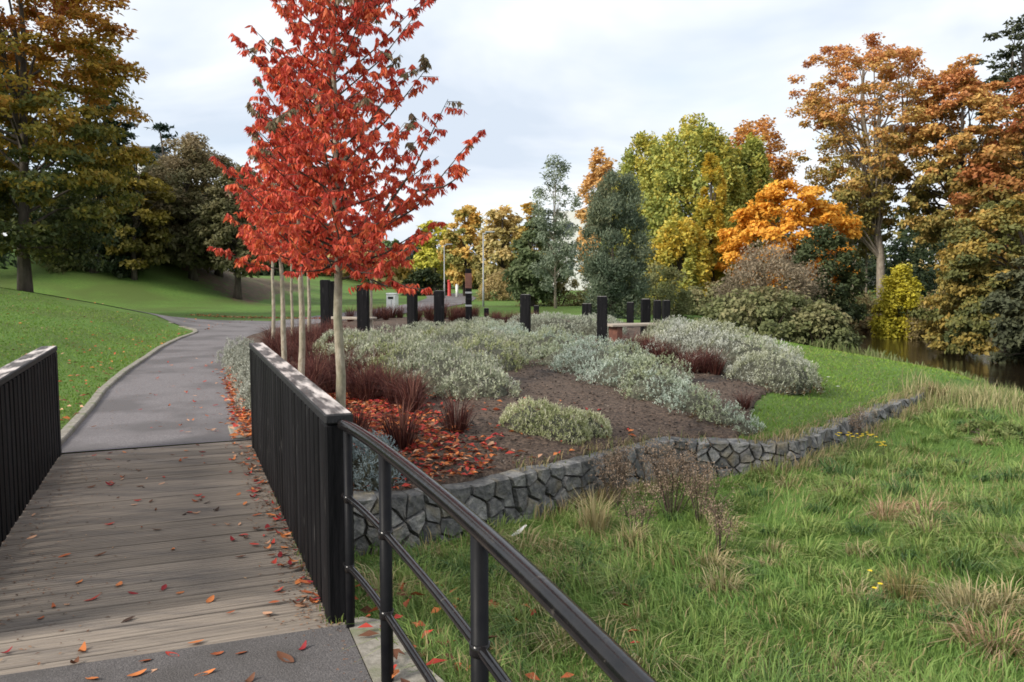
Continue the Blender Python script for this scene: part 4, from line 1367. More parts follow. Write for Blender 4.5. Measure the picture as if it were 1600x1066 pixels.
mound('curry_plant', 'silvery shrub strip squeezed between the path and the railing end', [(-5.3, 15.9, .42, .5), (-4.85, 14.9, .42, .5), (-4.45, 13.9, .42, .48), (-4.05, 12.9, .4, .46), (-3.72, 12.0, .4, .46), (-3.4, 11.1, .38, .46), (-3.1, 10.2, .36, .44)], 7000, 8, [(.18, .19, .15), (.36, .37, .31), (.55, .56, .50)], (.4, .45, .3, -.1), .07, (.038, .012), .55, 206, wob=.3)
mound('curry_plant', 'small blue grey shrub behind the black railing post', [(-1.16, 6.75, .27, .46), (-1.38, 6.95, .22, .38)], 1500, 8, [(.16, .21, .22), (.28, .34, .35), (.42, .47, .48)], (.4, .4, .3, -.1), .06, (.034, .011), .6, 207)
mound('lavender_mound', 'far grey shrubs round the pillars behind the red tree trunk', [(-.9, 22.0, .9, .40), (-2.1, 19.6, .7, .40), (-1.6, 18.4, .9, .45), (-.6, 19.3, .9, .45)], 5200, 8, LAV, (.45, .45, .3, -.05), .09, (.05, .014), .7, 208)

# ------------------------------------------------------------------ red brown sedge clumps
def sedge_mesh(seed, n=130, h=.42, spread=.30):
    rng = np.random.default_rng(seed)
    a_ = rng.uniform(0, 6.28, n)
    P = np.stack([np.cos(a_) * .05 * rng.uniform(0, 1, n), np.sin(a_) * .05 * rng.uniform(0, 1, n), np.full(n, -.03)], 1)
    sp_ = spread * rng.uniform(.15, 1.15, n)
    C = grad([(.035, .012, .012), (.075, .022, .02), (.13, .045, .035), (.20, .10, .07)], rng.uniform(0, 1, n) ** 1.4)
    V, T, C = blades(P, h * rng.uniform(.55, 1.15, n), np.stack([np.cos(a_) * sp_, np.sin(a_) * sp_], 1), rng.uniform(.004, .008, n), C, C * 1.7)
    return tri_mesh('sedge_clump', V, T, C)


sm_ = [sedge_mesh(400 + k, 230, .46, .38) for k in range(5)]
sedges = [
    (-.56, 8.15, 1.15, 'wiry maroon grass clump on bare soil in front of the lavender mass'),
    (-1.02, 7.5, 1.3, 'dark red grass clump right behind the bend of the handrail'),
    (-1.12, 9.1, 1.2, 'maroon grass clump between the other two and the carpet of leaves'),
    (-1.55, 8.0, 1.1, 'rusty grass clump nearest the thick trunk of the red tree'),
    (2.78, 9.75, .7, 'small maroon grass clump beside the tapering tip of the pale strip'),
]
for x, y, sc, lb in sedges:
    o = link('sedge_clump', sm_[int(RNG.integers(0, 5))], M['grass'], None, (x, y, H1(x, y)))
    o.scale = (sc,) * 3; o.rotation_euler = (0, 0, RNG.uniform(0, 6))
    tag(o, lb, 'grass clump', 'maroon grass clumps in the bed')


def sedge_area(n, poly, lb, sc=(1.0, 1.5), seed=0):
    rng = np.random.default_rng(seed)
    c = 0
    xs, ys = [p_[0] for p_ in poly], [p_[1] for p_ in poly]
    while c < n:
        x, y = rng.uniform(min(xs), max(xs)), rng.uniform(min(ys), max(ys))
        ins = False
        for i in range(len(poly)):
            (x1, y1), (x2, y2) = poly[i], poly[i - 1]
            if (y1 > y) != (y2 > y) and x < (x2 - x1) * (y - y1) / (y2 - y1) + x1:
                ins = not ins
        if not ins:
            continue
        s_ = rng.uniform(*sc)
        o = link('sedge_clump', sm_[int(rng.integers(0, 5))], M['grass'], None, (x, y, H1(x, y) + .02))
        o.scale = (s_, s_, s_ * rng.uniform(.9, 1.15)); o.rotation_euler = (0, 0, rng.uniform(0, 6))
        tag(o, lb, 'grass clump', lb)
        c += 1


sedge_area(38, [(-2.6, 9.4), (-1.5, 10.2), (-1.7, 12.2), (-3.0, 14.5), (-3.4, 12.2)], 'maroon grass clump massed around the second red tree trunk', (1.0, 1.4), 1)
sedge_area(34, [(-3.9, 13.8), (-3.1, 14.6), (-3.4, 18.5), (-5.4, 18.8), (-5.2, 16.8)], 'dark brown grass clump massed at the far end of the railing', (1.1, 1.5), 2)
sedge_area(16, [(-2.0, 10.0), (-1.1, 9.3), (-1.1, 9.8), (-2.2, 11.2)], 'maroon grass clump along the front of the lavender mass', (.8, 1.1), 3)
sedge_area(22, [(2.1, 15.4), (2.6, 15.4), (3.0, 11.9), (2.6, 11.6)], 'maroon grass clump along the foot of the large grey shrub mass', (.8, 1.1), 4)
sedge_area(26, [(-5, 25), (-1, 25.5), (-1, 28.5), (-5.5, 28)], 'brown grass clump far back behind the pillars', (1.1, 1.6), 5)
sedge_area(14, [(-.6, 23), (.6, 22.5), (.8, 26), (-.8, 26)], 'reddish grass clump far back left of the single black pillar', (.9, 1.2), 6)

# ------------------------------------------------------------------ pillars and benches
def pillar(u, vtop, d, w, label, carved=False, wide=None):
    p = W(u, vtop, d)
    z = H1(p.x, d)
    h = p.z - z
    g = Geo().box(-w / 2, w / 2, -w / 2, w / 2, -.2, h, .012)
    root = thing('timber_pillar', label, 'pillar', (p.x, d, z), random.uniform(-.25, .25), 'black timber pillars in the garden')
    link('shaft', g.mesh('shaft'), M['black_wood'], root)
    if carved:
        for k, zz in enumerate((.42, .52, .62)):
            gg = Geo().box(-w / 2 - .006, w / 2 + .006, -w / 2 - .006, w / 2 + .006, h * zz, h * zz + .045, .004)
            link('carved_band', gg.mesh('carved_band'), M['galv'] if k != 1 else M['black_steel'], root)
        gg = Geo().box(-w / 2 - .004, w / 2 + .004, -w / 2 - .004, w / 2 + .004, h * .70, h * .93, .004)
        link('bronze_panel', gg.mesh('bronze_panel'), M['rust'], root)
    else:
        gg = Geo().box(-w / 2 + .012, w / 2 - .012, -w / 2 + .012, w / 2 - .012, h + .001, h + .012, .004)
        link('cap', gg.mesh('cap'), M['cap'], root)
    return root


M['rust'] = mat_noise('rusty_bronze', [(0.3, (0.10, 0.045, 0.035)), (0.7, (0.19, 0.085, 0.06))], 8, rough=0.7)
for u, vt, d, w, lb in [
        (508, 438, 19.5, .21, 'thick black pillar just left of the main red tree trunk'),
        (518, 440, 22.5, .20, 'black pillar half hidden behind the thick one left of the trunk'),
        (567, 446, 17.0, .23, 'wide black pillar just right of the main red tree trunk'),
        (644, 452, 20.0, .21, 'black pillar half veiled by low red leaves'),
        (686, 455, 19.5, .215, 'black pillar at the tip of the lowest red branch'),
        (821, 461, 18.5, .215, 'lone black pillar in front of the green lawn'),
        (838, 478, 30.0, .20, 'short distant black pillar just right of the lone one'),
        (914, 475, 26.0, .17, 'distant black pillar left of the willow trunk, one of a close pair'),
        (921, 475, 27.0, .14, 'thin distant black pillar right of its twin near the willow'),
        (941, 464, 17.0, .215, 'tall black pillar at the left end of the bench'),
        (985, 473, 23.0, .20, 'black pillar behind the middle of the bench'),
        (1009, 468, 19.5, .205, 'black pillar at the right end of the bench'),
        (1027, 470, 22.0, .19, 'black pillar just behind the right bench end'),
        (1041, 470, 24.0, .20, 'rightmost black pillar above the large grey shrub mass'),
        (760, 482, 27.0, .16, 'short stubby black pillar right of the carved totem')]:
    pillar(u, vt, d, w, lb)
pillar(732, 420, 21.0, .155, 'slim tall carved totem pillar with bands and a rusty panel', True)


def bench(p, rz, ln, label):
    root = thing('bench', label, 'bench', p, rz)
    for k in range(3):
        g = Geo().box(-ln / 2, ln / 2, -.235 + k * .16, -.085 + k * .16, .38, .43, .008)
        link('seat_board', g.mesh('seat_board'), M['pale_wood'], root)
    for sx in (-ln / 2 + .2, ln / 2 - .2):
        g = Geo().box(sx - .07, sx + .07, -.2, .2, -.1, .378, .008)
        link('leg', g.mesh('leg'), M['pale_wood'] if sx > 0 else M['rust'], root)


p = G(990, 536, .2)
bench((p.x, p.y, H1(p.x, p.y)), .35, 1.3, 'pale timber bench between two black pillars')
p = G(548, 520, .2)
bench((p.x, p.y, H1(p.x, p.y)), -.3, 1.3, 'weathered bench half hidden behind the red tree trunk')

# ------------------------------------------------------------------ lamp posts, bin, far things
def lamp(u, vbase, vtop, d, label):
    p = W(u, vtop, d)
    z = H1(p.x, d)
    root = thing('lamp_post', label, 'lamp post', (p.x, d, z), 0, 'grey lamp posts on the far lawn')
    h = p.z - z
    link('pole', Geo().tube([(0, 0, -.2), (0, 0, 1.0), (0, 0, 1.05), (0, 0, h)], [.06, .06, .042, .034], 10).mesh('pole', True), M['galv'], root)
    link('arm', Geo().tube([(0, 0, h - .05), (.35, 0, h + .03)], .03, 8).mesh('arm', True), M['galv'], root)
    link('lantern', Geo().box(.1, .62, -.1, .1, h + .01, h + .09, .02).mesh('lantern'), M['galv'], root)


lamp(694, 462, 383, 60, 'grey lamp post left of the orange green tree')
lamp(755, 478, 364, 44, 'taller pale lamp post right of the carved totem')

p = W(613, 458, 36)
z = H1(p.x, 36)
root = thing('litter_bin', 'white litter bin with a dark slot behind the red leaves', 'litter bin', (p.x, 36, z), -.25)
h = p.z - z
link('body', Geo().box(-.21, .21, -.2, .2, 0, h - .08, .02).mesh('body'), M['white_paint'], root)
link('lid', Geo().box(-.225, .225, -.215, .215, h - .079, h, .02).mesh('lid'), M['white_paint'], root)
link('slot', Geo().box(-.12, .12, -.212, -.19, h - .26, h - .16).mesh('slot'), M['black_steel'], root)
link('door_edge', Geo().box(.02, .045, -.208, -.19, .06, h - .3).mesh('door_edge'), M['galv'], root)

p = W(702, 438, 66); z = H1(p.x, 66)
root = thing('red_post_box', 'tiny bright red post beside the far hedge', 'post box', (p.x, 66, z))
link('body', Geo().tube([(0, 0, -.1), (0, 0, .1), (0, 0, .12), (0, 0, p.z - z - .1)], [.17, .17, .14, .14], 14).mesh('body', True), M['red_paint'], root)
link('cap', Geo().tube([(0, 0, p.z - z - .1), (0, 0, p.z - z - .03), (0, 0, p.z - z + .05)], [.18, .17, .07], 14).mesh('cap', True), M['red_paint'], root)
p = W(714, 444, 64); z = H1(p.x, 64)
root = thing('white_bollard', 'small white bollard right of the red post', 'bollard', (p.x, 64, z))
link('shaft', Geo().tube([(0, 0, -.1), (0, 0, p.z - z - .08)], .11, 12).mesh('shaft', True), M['white_paint'], root)
link('cap', Geo().tube([(0, 0, p.z - z - .079), (0, 0, p.z - z)], [.12, .07], 12).mesh('cap', True), M['white_paint'], root)

# white car glimpsed between the trunks
p = W(337, 436, 66); z = H1(p.x, 66)
root = thing('parked_car', 'white car glimpsed between the trunks on the left slope', 'car', (p.x, 66, z), .3)
prof = [(-2.0, .25), (-2.05, .62), (-1.9, .8), (-1.15, .92), (-.5, 1.38), (.75, 1.42), (1.4, .98), (1.95, .86), (2.05, .55), (2.0, .25)]
V = [(x, -.8, zz) for x, zz in prof] + [(x, .8, zz) for x, zz in prof]
n = len(prof)
g = Geo().add(V, [tuple(range(n)), tuple(range(2 * n - 1, n - 1, -1))] + [(i, i + n, (i + 1) % n + n, (i + 1) % n) for i in range(n)])
link('body', g.mesh('body'), M['white_paint'], root)
for sy in (-.81, .81):
    g = Geo().add([(-.95, sy, .95), (-.45, sy, 1.32), (.7, sy, 1.35), (1.2, sy, .98)], [(0, 1, 2, 3)])
    link('side_window', g.mesh('side_window'), M['dark_glass'], root)
    for sx in (-1.25, 1.25):
        link('wheel', Geo().tube([(sx, sy - .1, .32), (sx, sy + .1, .32)], .32, 14).mesh('wheel', True), M['black_steel'], root)


def building(u0, u1, vtop, d, label, storeys, roof, name='white_building'):
    a_, b_ = W(u0, vtop, d), W(u1, vtop, d)
    wd = b_.x - a_.x
    z = H1((a_.x + b_.x) / 2, d)
    h = a_.z - z
    root = thing(name, label, 'building', ((a_.x + b_.x) / 2, d, z), 0)
    link('wall', Geo().box(-wd / 2, wd / 2, 0, 9, -.5, h).mesh('wall'), M['white_paint'], root)
    nw = max(2, int(wd / 2.6))
    wm_ = Geo().box(-.6, .6, -.03, .05, -.7, .7).mesh('window')
    fm_ = Geo().box(-.68, .68, -.05, .0, -.8, -.72).mesh('sill')
    for s_ in range(storeys):
        for k in range(nw):
            o = link('window', wm_, M['dark_glass'], root)
            o.location = (-wd / 2 + wd * (k + .5) / nw, 0, h * (s_ + .55) / storeys)
            link('sill', fm_, M['galv'], o)
    if roof:
        r_ = roof
        g = Geo().add([(-wd / 2 - .4, -.4, h), (wd / 2 + .4, -.4, h), (wd / 2 + .4, 9.4, h), (-wd / 2 - .4, 9.4, h), (-wd / 2 - .4, 4.5, h + r_), (wd / 2 + .4, 4.5, h + r_)], [(0, 1, 5, 4), (2, 3, 4, 5), (0, 4, 3), (1, 2, 5), (3, 2, 1, 0)])
        link('roof', g.mesh('roof'), M['roof'], root)
    return root


building(868, 985, 330, 92, 'white building glimpsed between the birch and the willow', 2, 0)
building(636, 668, 382, 112, 'pale house half hidden behind the lower red leaves', 2, 1.2, 'pale_house')
building(150, 222, 240, 105, 'pale building showing above the trees beside the big beech', 4, 1.6, 'pale_house')
building(1318, 1375, 385, 98, 'pale house beyond the hedge behind the thin trunks', 1, 2.0, 'pale_house')

# ------------------------------------------------------------------ meadow and lawns
def slivers(P, hgt, lean, wid, C):
    """far blades: one triangle each"""
    n = len(P)
    a_ = RNG.uniform(0, 6.28, n)
    sd = np.stack([np.cos(a_), np.sin(a_), np.zeros(n)], 1) * (wid * .5)[:, None]
    V = np.empty((n, 3, 3))
    V[:, 0] = P - sd; V[:, 1] = P + sd
    V[:, 2] = P + np.stack([lean[:, 0], lean[:, 1], hgt - np.linalg.norm(lean, axis=1) * .3], 1)
    return V.reshape(-1, 3), np.arange(n * 3).reshape(-1, 3), np.repeat(C, 3, 0)


def polar(n, a0, a1, d0, d1, rng, pw_=1.0):
    a_ = np.radians(rng.uniform(a0, a1, n))
    d = d0 * (d1 / d0) ** (rng.uniform(0, 1, n) ** pw_)
    return np.sin(a_) * d, np.cos(a_) * d, d


rng = np.random.default_rng(77)
x, y, d = polar(235000, -16, 44, 1.5, 19, rng, .8)
q = x * NX[0] + y * NX[1]
tt = x * AX[0] + y * AX[1]
s = y - yw(x)
r_, far_ = river_r(x, y)
k = (s < -.02) & (q > .74) & (r_ > 3.6) & ~((tt < 3.95) & (q < .95 + .05 * np.sin(tt * 9)))
k &= ~((s > -.12) & (rng.uniform(0, 1, len(x)) < .7))
x, y, d, s = x[k], y[k], d[k], s[k]
n = len(x)
z = H(x, y)
cl = fbm(x, y, .55, 51); cl2 = fbm(x, y, 1.7, 55); dry = fbm(x, y, .9, 58)
near = smooth((3.2 - (x * NX[0] + y * NX[1] - .7)) / 3.0) * smooth((6 - y) / 3)
tall = np.where(rng.uniform(0, 1, n) < .72, .05 + .05 * cl, .07 + .17 * cl * cl2 * 2) * (1 - .3 * near)
tall *= 1 + .5 * smooth((x - 4.5) / 3) + .5 * smooth((s + .5) / .5) * (rng.uniform(0, 1, n) < .35)
hgt = tall * rng.uniform(.55, 1.35, n)
la = 2 * math.pi * fbm(x, y, 1.3, 61) * 1.6
lm_ = hgt * rng.uniform(.25, 1.0, n) * (.4 + .9 * cl2)
la = la + rng.normal(0, 1.0, n)
lean = np.stack([np.cos(la) * lm_, np.sin(la) * lm_], 1) + rng.normal(0, .03, (n, 2))
t_ = .30 * cl + .30 * cl2 + .5 * rng.uniform(0, 1, n) - .05
C = grad([(.06, .125, .03), (.125, .22, .053), (.21, .315, .08), (.35, .40, .15)], t_)
isdry = (dry + .42 * rng.uniform(-1, 1, n) + .06 * smooth((x - 2) / 3)) > .80
C[isdry] = grad([(.20, .17, .07), (.34, .28, .13), (.44, .36, .20)], rng.uniform(0, 1, isdry.sum()))
wid = .0032 + .0011 * d * rng.uniform(.7, 1.2, n)
fa = d > 6.5
V, T, CC = join([blades(np.stack([x, y, z - .015], 1)[~fa], hgt[~fa], lean[~fa], wid[~fa], C[~fa], C[~fa] * 1.15), slivers(np.stack([x, y, z - .015], 1)[fa], hgt[fa], lean[fa], wid[fa] * .9, C[fa])])
# tussocks: blades arching out of one crown, each tussock with its own tone
nc = 1250
xc, yc, dc = polar(nc, -14, 42, 2.4, 17, rng, .75)
qc = xc * NX[0] + yc * NX[1]; sc_ = yc - yw(xc); rc_, fc_ = river_r(xc, yc)
k = (sc_ < -.2) & (qc > 1.0) & (rc_ > 4)
xc, yc, dc = xc[k], yc[k], dc[k]; nc = len(xc)
per = 84
hc = rng.uniform(.07, .21, nc) * (.6 + .8 * fbm(xc, yc, 1.2, 63))
tone = rng.uniform(0, 1, nc)
i_ = np.repeat(np.arange(nc), per); n = len(i_)
a_ = rng.uniform(0, 6.28, n)
lay = (2 * math.pi * fbm(xc, yc, 2.2, 65) * 1.5)[i_]
r0 = hc[i_] * rng.uniform(.05, .75, n)
px, py = xc[i_] + np.cos(a_) * r0, yc[i_] + np.sin(a_) * r0
hh = hc[i_] * rng.uniform(.5, 1.25, n)
ln = hh * rng.uniform(.3, 1.3, n)
lean = np.stack([np.cos(a_) * ln + np.cos(lay) * hh * .5, np.sin(a_) * ln + np.sin(lay) * hh * .5], 1)
Ct = np.where((tone > .88)[i_][:, None], grad([(.22, .19, .08), (.38, .32, .16), (.50, .42, .25)], rng.uniform(0, 1, n)),
              np.where((tone < .22)[i_][:, None], grad([(.05, .11, .035), (.09, .165, .05), (.15, .22, .08)], rng.uniform(0, 1, n)),
                       grad([(.11, .185, .043), (.20, .285, .072), (.33, .37, .13)], rng.uniform(0, 1, n))))
Vt, Tt, CCt = blades(np.stack([px, py, H(px, py) - .015], 1), hh, lean, (.003 + .0011 * dc)[i_] * rng.uniform(.7, 1.2, n), Ct, Ct * 1.15)
V, T, CC = join([(V, T, CC), (Vt, Tt, CCt)])
tag(link('meadow_grass', tri_mesh('meadow_grass', V, T, CC), M['grass']), 'long tousled meadow grass below the stone wall', kind='stuff')

# tall pale seed grass on the river bank top
x = np.concatenate([rng.normal(7.3, .6, 1500), rng.uniform(6.2, 11.5, 3000)]); y = np.concatenate([rng.normal(12.7, .5, 1500), rng.uniform(9, 15, 3000)])
s = y - yw(x); r_, far_ = river_r(x, y)
dens = smooth((fbm(x, y, 1.3, 71) - .42) * 5)
k = ~far_ & (r_ > 3.6) & (s < .6) & ((rng.uniform(0, 1, len(x)) < dens * (r_ < 6.5)) | (np.arange(len(x)) < 1500))
x, y = x[k], y[k]; n = len(x)
hgt = rng.uniform(.2, .52, n)
la = rng.uniform(0, 6.28, n)
lean = np.stack([np.cos(la), np.sin(la)], 1) * (hgt * rng.uniform(.1, .45, n))[:, None]
C = grad([(.10, .14, .045), (.22, .24, .09), (.38, .34, .17), (.50, .43, .25)], rng.uniform(0, 1, n))
V, T, CC = blades(np.stack([x, y, H(x, y) - .03], 1), hgt, lean, rng.uniform(.008, .018, n), C, C * 1.1)
tag(link('bank_grass', tri_mesh('bank_grass', V, T, CC), M['grass']), 'tall straw pale seeding grass along the top of the river bank', kind='stuff')

# weeds fringing the near water edge beyond the right lawn
x = rng.uniform(6, 17, 26000); y = rng.uniform(13.5, 36, 26000)
s = y - yw(x); r_, far_ = river_r(x, y)
k = ~far_ & (r_ > 2.9) & (r_ < 6.2 + 1.2 * (fbm(x, y, 1.5, 74) - .5)) & (s > .2)
x, y = x[k], y[k]; n = len(x)
hgt = rng.uniform(.15, .5, n) * (.5 + fbm(x, y, 1.2, 73)) * (1 - .5 * smooth((x / y - .44) / .06))
la = rng.uniform(0, 6.28, n)
lean = np.stack([np.cos(la), np.sin(la)], 1) * (hgt * rng.uniform(.1, .5, n))[:, None]
C = grad([(.06, .10, .03), (.12, .17, .05), (.22, .24, .10), (.32, .28, .14)], .6 * rng.uniform(0, 1, n) + .4 * fbm(x, y, .8, 75))
V, T, CC = blades(np.stack([x, y, H(x, y) - .03], 1), hgt, lean, rng.uniform(.02, .05, n), C)
tag(link('bank_weeds', tri_mesh('bank_weeds', V, T, CC), M['grass']), 'rough green weeds fringing the near edge of the river', kind='stuff')

# rough grass on the far bank
x = rng.uniform(12, 40, 30000); y = rng.uniform(22, 66, 30000)
r_, far_ = river_r(x, y)
k = far_ & (r_ > 3.4) & (r_ < 14)
x, y = x[k], y[k]; n = len(x)
hgt = rng.uniform(.12, .5, n) * (.4 + fbm(x, y, 2.0, 83))
la = rng.uniform(0, 6.28, n)
lean = np.stack([np.cos(la), np.sin(la)], 1) * (hgt * rng.uniform(.1, .6, n))[:, None]
C = grad([(.10, .12, .03), (.20, .20, .06), (.30, .23, .09), (.34, .24, .11)], .5 * rng.uniform(0, 1, n) + .6 * fbm(x, y, 2.5, 85) - .05)
V, T, CC = blades(np.stack([x, y, H(x, y) - .03], 1), hgt, lean, rng.uniform(.04, .09, n), C)
tag(link('far_bank_grass', tri_mesh('far_bank_grass', V, T, CC), M['grass']), 'rough tawny grass on the far river bank', kind='stuff')

# mown lawn: left of the path, and behind the wall at right
x, y, d = polar(150000, -46, -6, 4.5, 42, rng, .85)
xl = np.interp(y, [0, 3, 8.0, 10.4, 14.5, 18.9, 24.0, 27.5], [-1.6, -2.6, -4.5, -5.4, -6.85, -8.15, -9.25, -12.5])
k = (x < xl - .06) & ((y < 26.2) | (x < -14 - (y - 26)))
k &= (y < 27) | (rng.uniform(0, 1, len(x)) < .5)
q = x * NX[0] + y * NX[1]
k &= ~((q > -1.3) & (y < 8.7))
x1, y1, d1 = x[k], y[k], d[k]
x, y, d = polar(60000, 10, 40, 8, 26, rng, .9)
r_, far_ = river_r(x, y)
k = (y > yw(x) + .25) & (~in_bed(x, y, -.02) | (~in_bed(x, y, .22) & (rng.uniform(0, 1, len(x)) < .35))) & (x > 2.3) & ~far_ & (r_ > 5)
x2, y2, d2 = x[k], y[k], d[k]
x = np.concatenate([x1, x2]); y = np.concatenate([y1, y2]); d = np.concatenate([d1, d2])
n = len(x)
cl = fbm(x, y, 1.5, 91)
hgt = (.022 + .03 * cl) * rng.uniform(.6, 1.4, n)
la = rng.uniform(0, 6.28, n)
lean = np.stack([np.cos(la), np.sin(la)], 1) * (hgt * rng.uniform(.2, 1.0, n))[:, None]
C = grad([(.06, .14, .02), (.115, .22, .03), (.175, .285, .042), (.28, .33, .08)], .45 * cl + .4 * fbm(x, y, 4.0, 93) + .45 * rng.uniform(0, 1, n) - .15)
br_ = rng.uniform(0, 1, n) < .05
C[br_] = grad([(.20, .15, .06), (.34, .27, .12)], rng.uniform(0, 1, br_.sum()))
V, T, CC = slivers(np.stack([x, y, H(x, y) - .004], 1), hgt, lean, .004 + .0011 * d, C)
tag(link('lawn_grass', tri_mesh('lawn_grass', V, T, CC), M['grass']), 'short mown green grass of the lawns', kind='stuff')

# ------------------------------------------------------------------ meadow weeds, flowers, litter
def dead_weed(x, y, h, label, nst=7, seed=0, spread=.18):
    rng = np.random.default_rng(seed)
    z = H1(x, y)
    root = thing('dead_weed', label, 'weed', (x, y, z), 0, 'dead brown weeds by the wall')
    g = Geo(); P = []
    for k in range(nst):
        a_ = rng.uniform(0, 6.28)
        tip = Vector((math.cos(a_) * spread * rng.uniform(.2, 1), math.sin(a_) * spread * rng.uniform(.2, 1), h * rng.uniform(.7, 1.05)))
        b = Vector((tip.x * .15, tip.y * .15, -.03))
        g.tube([b, b.lerp(tip, .6), tip], [.005, .004, .002], 5, False)
        for j in range(6):
            f_ = rng.uniform(.5, 1)
            s_ = b.lerp(tip, f_)
            e = s_ + Vector((rng.uniform(-.09, .09), rng.uniform(-.09, .09), rng.uniform(.02, .12)))
            g.tube([s_, e], [.0025, .0015], 4, False)
            for c in range(30):
                P.append(tuple(e + Vector(rng.normal(0, .03, 3))))
    tag(link('stems', g.mesh('stems', True), M['twig'], root), kind='stuff')
    P = np.array(P); n = len(P)
    C = grad([(.13, .09, .06), (.24, .17, .12), (.36, .27, .20)], rng.uniform(0, 1, n))
    V, T, CC = leaves(P, rng.normal(0, 1, (n, 3)), rng.normal(0, 1, (n, 3)), rng.uniform(.010, .022, n), rng.uniform(.006, .012, n), C)
    tag(link('seed_heads', tri_mesh('seed_heads', V, T, CC), M['litter'], root), kind='stuff')


for i, (u, vb, zz, h, st, spd, lb) in enumerate([
        (1050, 800, -.45, .62, 20, .36, 'largest dead brown weed leaning over the corner of the wall'),
        (1095, 812, -.45, .45, 10, .24, 'dead brown weed right of the largest one'),
        (962, 790, -.45, .55, 12, .24, 'dead brown weed rising above the wall top behind the pale grass tuft'),
        (1000, 830, -.4, .4, 5, .16, 'thin dead weed standing in front of the wall'),
        (1125, 850, -.38, .42, 6, .14, 'dead weed with dark rusty head out in the meadow'),
        (1340, 660, -.1, .38, 5, .14, 'small dead weed growing out of the far wall')]):
    p = G(u, vb, zz)
    dead_weed(p.x, p.y, h, lb, st, 600 + i, spd)


def tuft(u, vb, zz, h, n, sp_, pal, label, seed, wid=(.004, .009), name='grass_tuft'):
    rng = np.random.default_rng(seed)
    p = G(u, vb, zz)
    z = H1(p.x, p.y)
    a_ = rng.uniform(0, 6.28, n)
    P = np.stack([np.cos(a_), np.sin(a_), np.zeros(n)], 1) * (rng.uniform(0, 1, (n, 1)) * sp_ * .5)
    P[:, 2] = -.03
    s_ = sp_ * rng.uniform(.2, 1.2, n)
    C = grad(pal, rng.uniform(0, 1, n))
    V, T, CC = blades(P, h * rng.uniform(.5, 1.15, n), np.stack([np.cos(a_) * s_, np.sin(a_) * s_], 1), rng.uniform(*wid, n), C)
    tag(link(name, tri_mesh(name, V, T, CC), M['grass'], None, (p.x, p.y, z)), label, 'grass tuft', 'tufts in the meadow')


STRAW = [(.18, .16, .07), (.36, .30, .15), (.52, .44, .27)]
TAN = [(.24, .15, .08), (.40, .26, .15), (.50, .36, .24)]
for i, (u, vb, zz, h, n, sp_, pal, lb) in enumerate([
        (930, 825, -.42, .42, 240, .22, STRAW, 'tall straw pale grass tuft in front of the wall'),
        (985, 845, -.42, .26, 160, .2, STRAW, 'low straw tuft just right of the tall pale one'),
        (1385, 815, -.4, .24, 140, .26, TAN, 'flattened tan tuft in the middle of the meadow'),
        (1445, 815, -.4, .22, 140, .3, TAN, 'browner flattened tuft right of the tan one'),
        (1410, 930, -.42, .30, 220, .2, [(.10, .13, .04), (.26, .22, .08), (.34, .26, .12)], 'upright olive brown tuft beside the two yellow flowers'),
        (1520, 960, -.42, .26, 260, .34, STRAW, 'broad dry straw tuft near the lower right corner'),
        (1560, 1020, -.42, .22, 240, .34, TAN, 'pinkish dry tuft at the lower right picture edge'),
        (1130, 905, -.42, .22, 140, .22, STRAW, 'pale tuft left of the meadow centre below the weeds'),
        (960, 915, -.42, .2, 130, .2, [(.10, .16, .05), (.30, .30, .12), (.46, .42, .22)], 'pale green tuft right of the handrail')]):
    tuft(u, vb, zz, h, n, sp_, pal, lb, 700 + i)
bush('weed_clump', 'large dark green weedy clump at the right edge of the meadow', 'weed', 1560, 668, 62, 10.2, 60, 130, (.05, .022), [(.06, .10, .03), (.12, .17, .05), (.20, .24, .08), (.26, .18, .09)], (.35, .4, .35, -.08), seed=730, rcf=.3, flat=.9, upright=.5)
tuft(1462, 622, -.25, .42, 220, .3, [(.16, .11, .06), (.28, .19, .10)], 'brown seeded clump where the wall meets the bank', 731, (.01, .02))


for i, (u, v, sc, lb) in enumerate([(875, 722, .24, 'brown dry grass drooping over the wall top left of the weeds'), (925, 712, .30, 'tallest brown dry grass on the wall top above the straw tuft'), (985, 698, .22, 'brown dry grass at the bend of the wall top')]):
    tuft(u, v, -.04, sc, 260, .34, [(.14, .09, .045), (.26, .17, .08), (.36, .26, .14), (.20, .20, .07)], lb, 760 + i, (.003, .007))


def flower_plant(u, vb, zz, h, nf_, sp_, label, seed):
    rng = np.random.default_rng(seed)
    p = G(u, vb, zz)
    root = thing('yellow_flower', label, 'flower', (p.x, p.y, H1(p.x, p.y)), 0, 'yellow wildflowers in the meadow')
    g = Geo(); fl = Geo()
    for k in range(nf_):
        t3 = Vector((rng.uniform(-sp_, sp_), rng.uniform(-sp_, sp_) * .5, h * rng.uniform(.75, 1.05)))
        g.tube([(t3.x * .2, t3.y * .2, -.02), (t3.x * .7, t3.y * .7, t3.z * .6), t3], [.003, .003, .002], 4, False)
        for j in range(9):
            a_ = 6.283 * j / 9
            fl.add([t3, t3 + Vector((math.cos(a_ - .28) * .013, math.sin(a_ - .28) * .013, .005)), t3 + Vector((math.cos(a_) * .019, math.sin(a_) * .019, .004)), t3 + Vector((math.cos(a_ + .28) * .013, math.sin(a_ + .28) * .013, .005))], [(0, 1, 2, 3)])
    link('stalks', g.mesh('stalks', True), M['green_stem'], root)
    tag(link('petals', fl.mesh('petals'), M['petal'], root), kind='stuff' if nf_ > 2 else None)


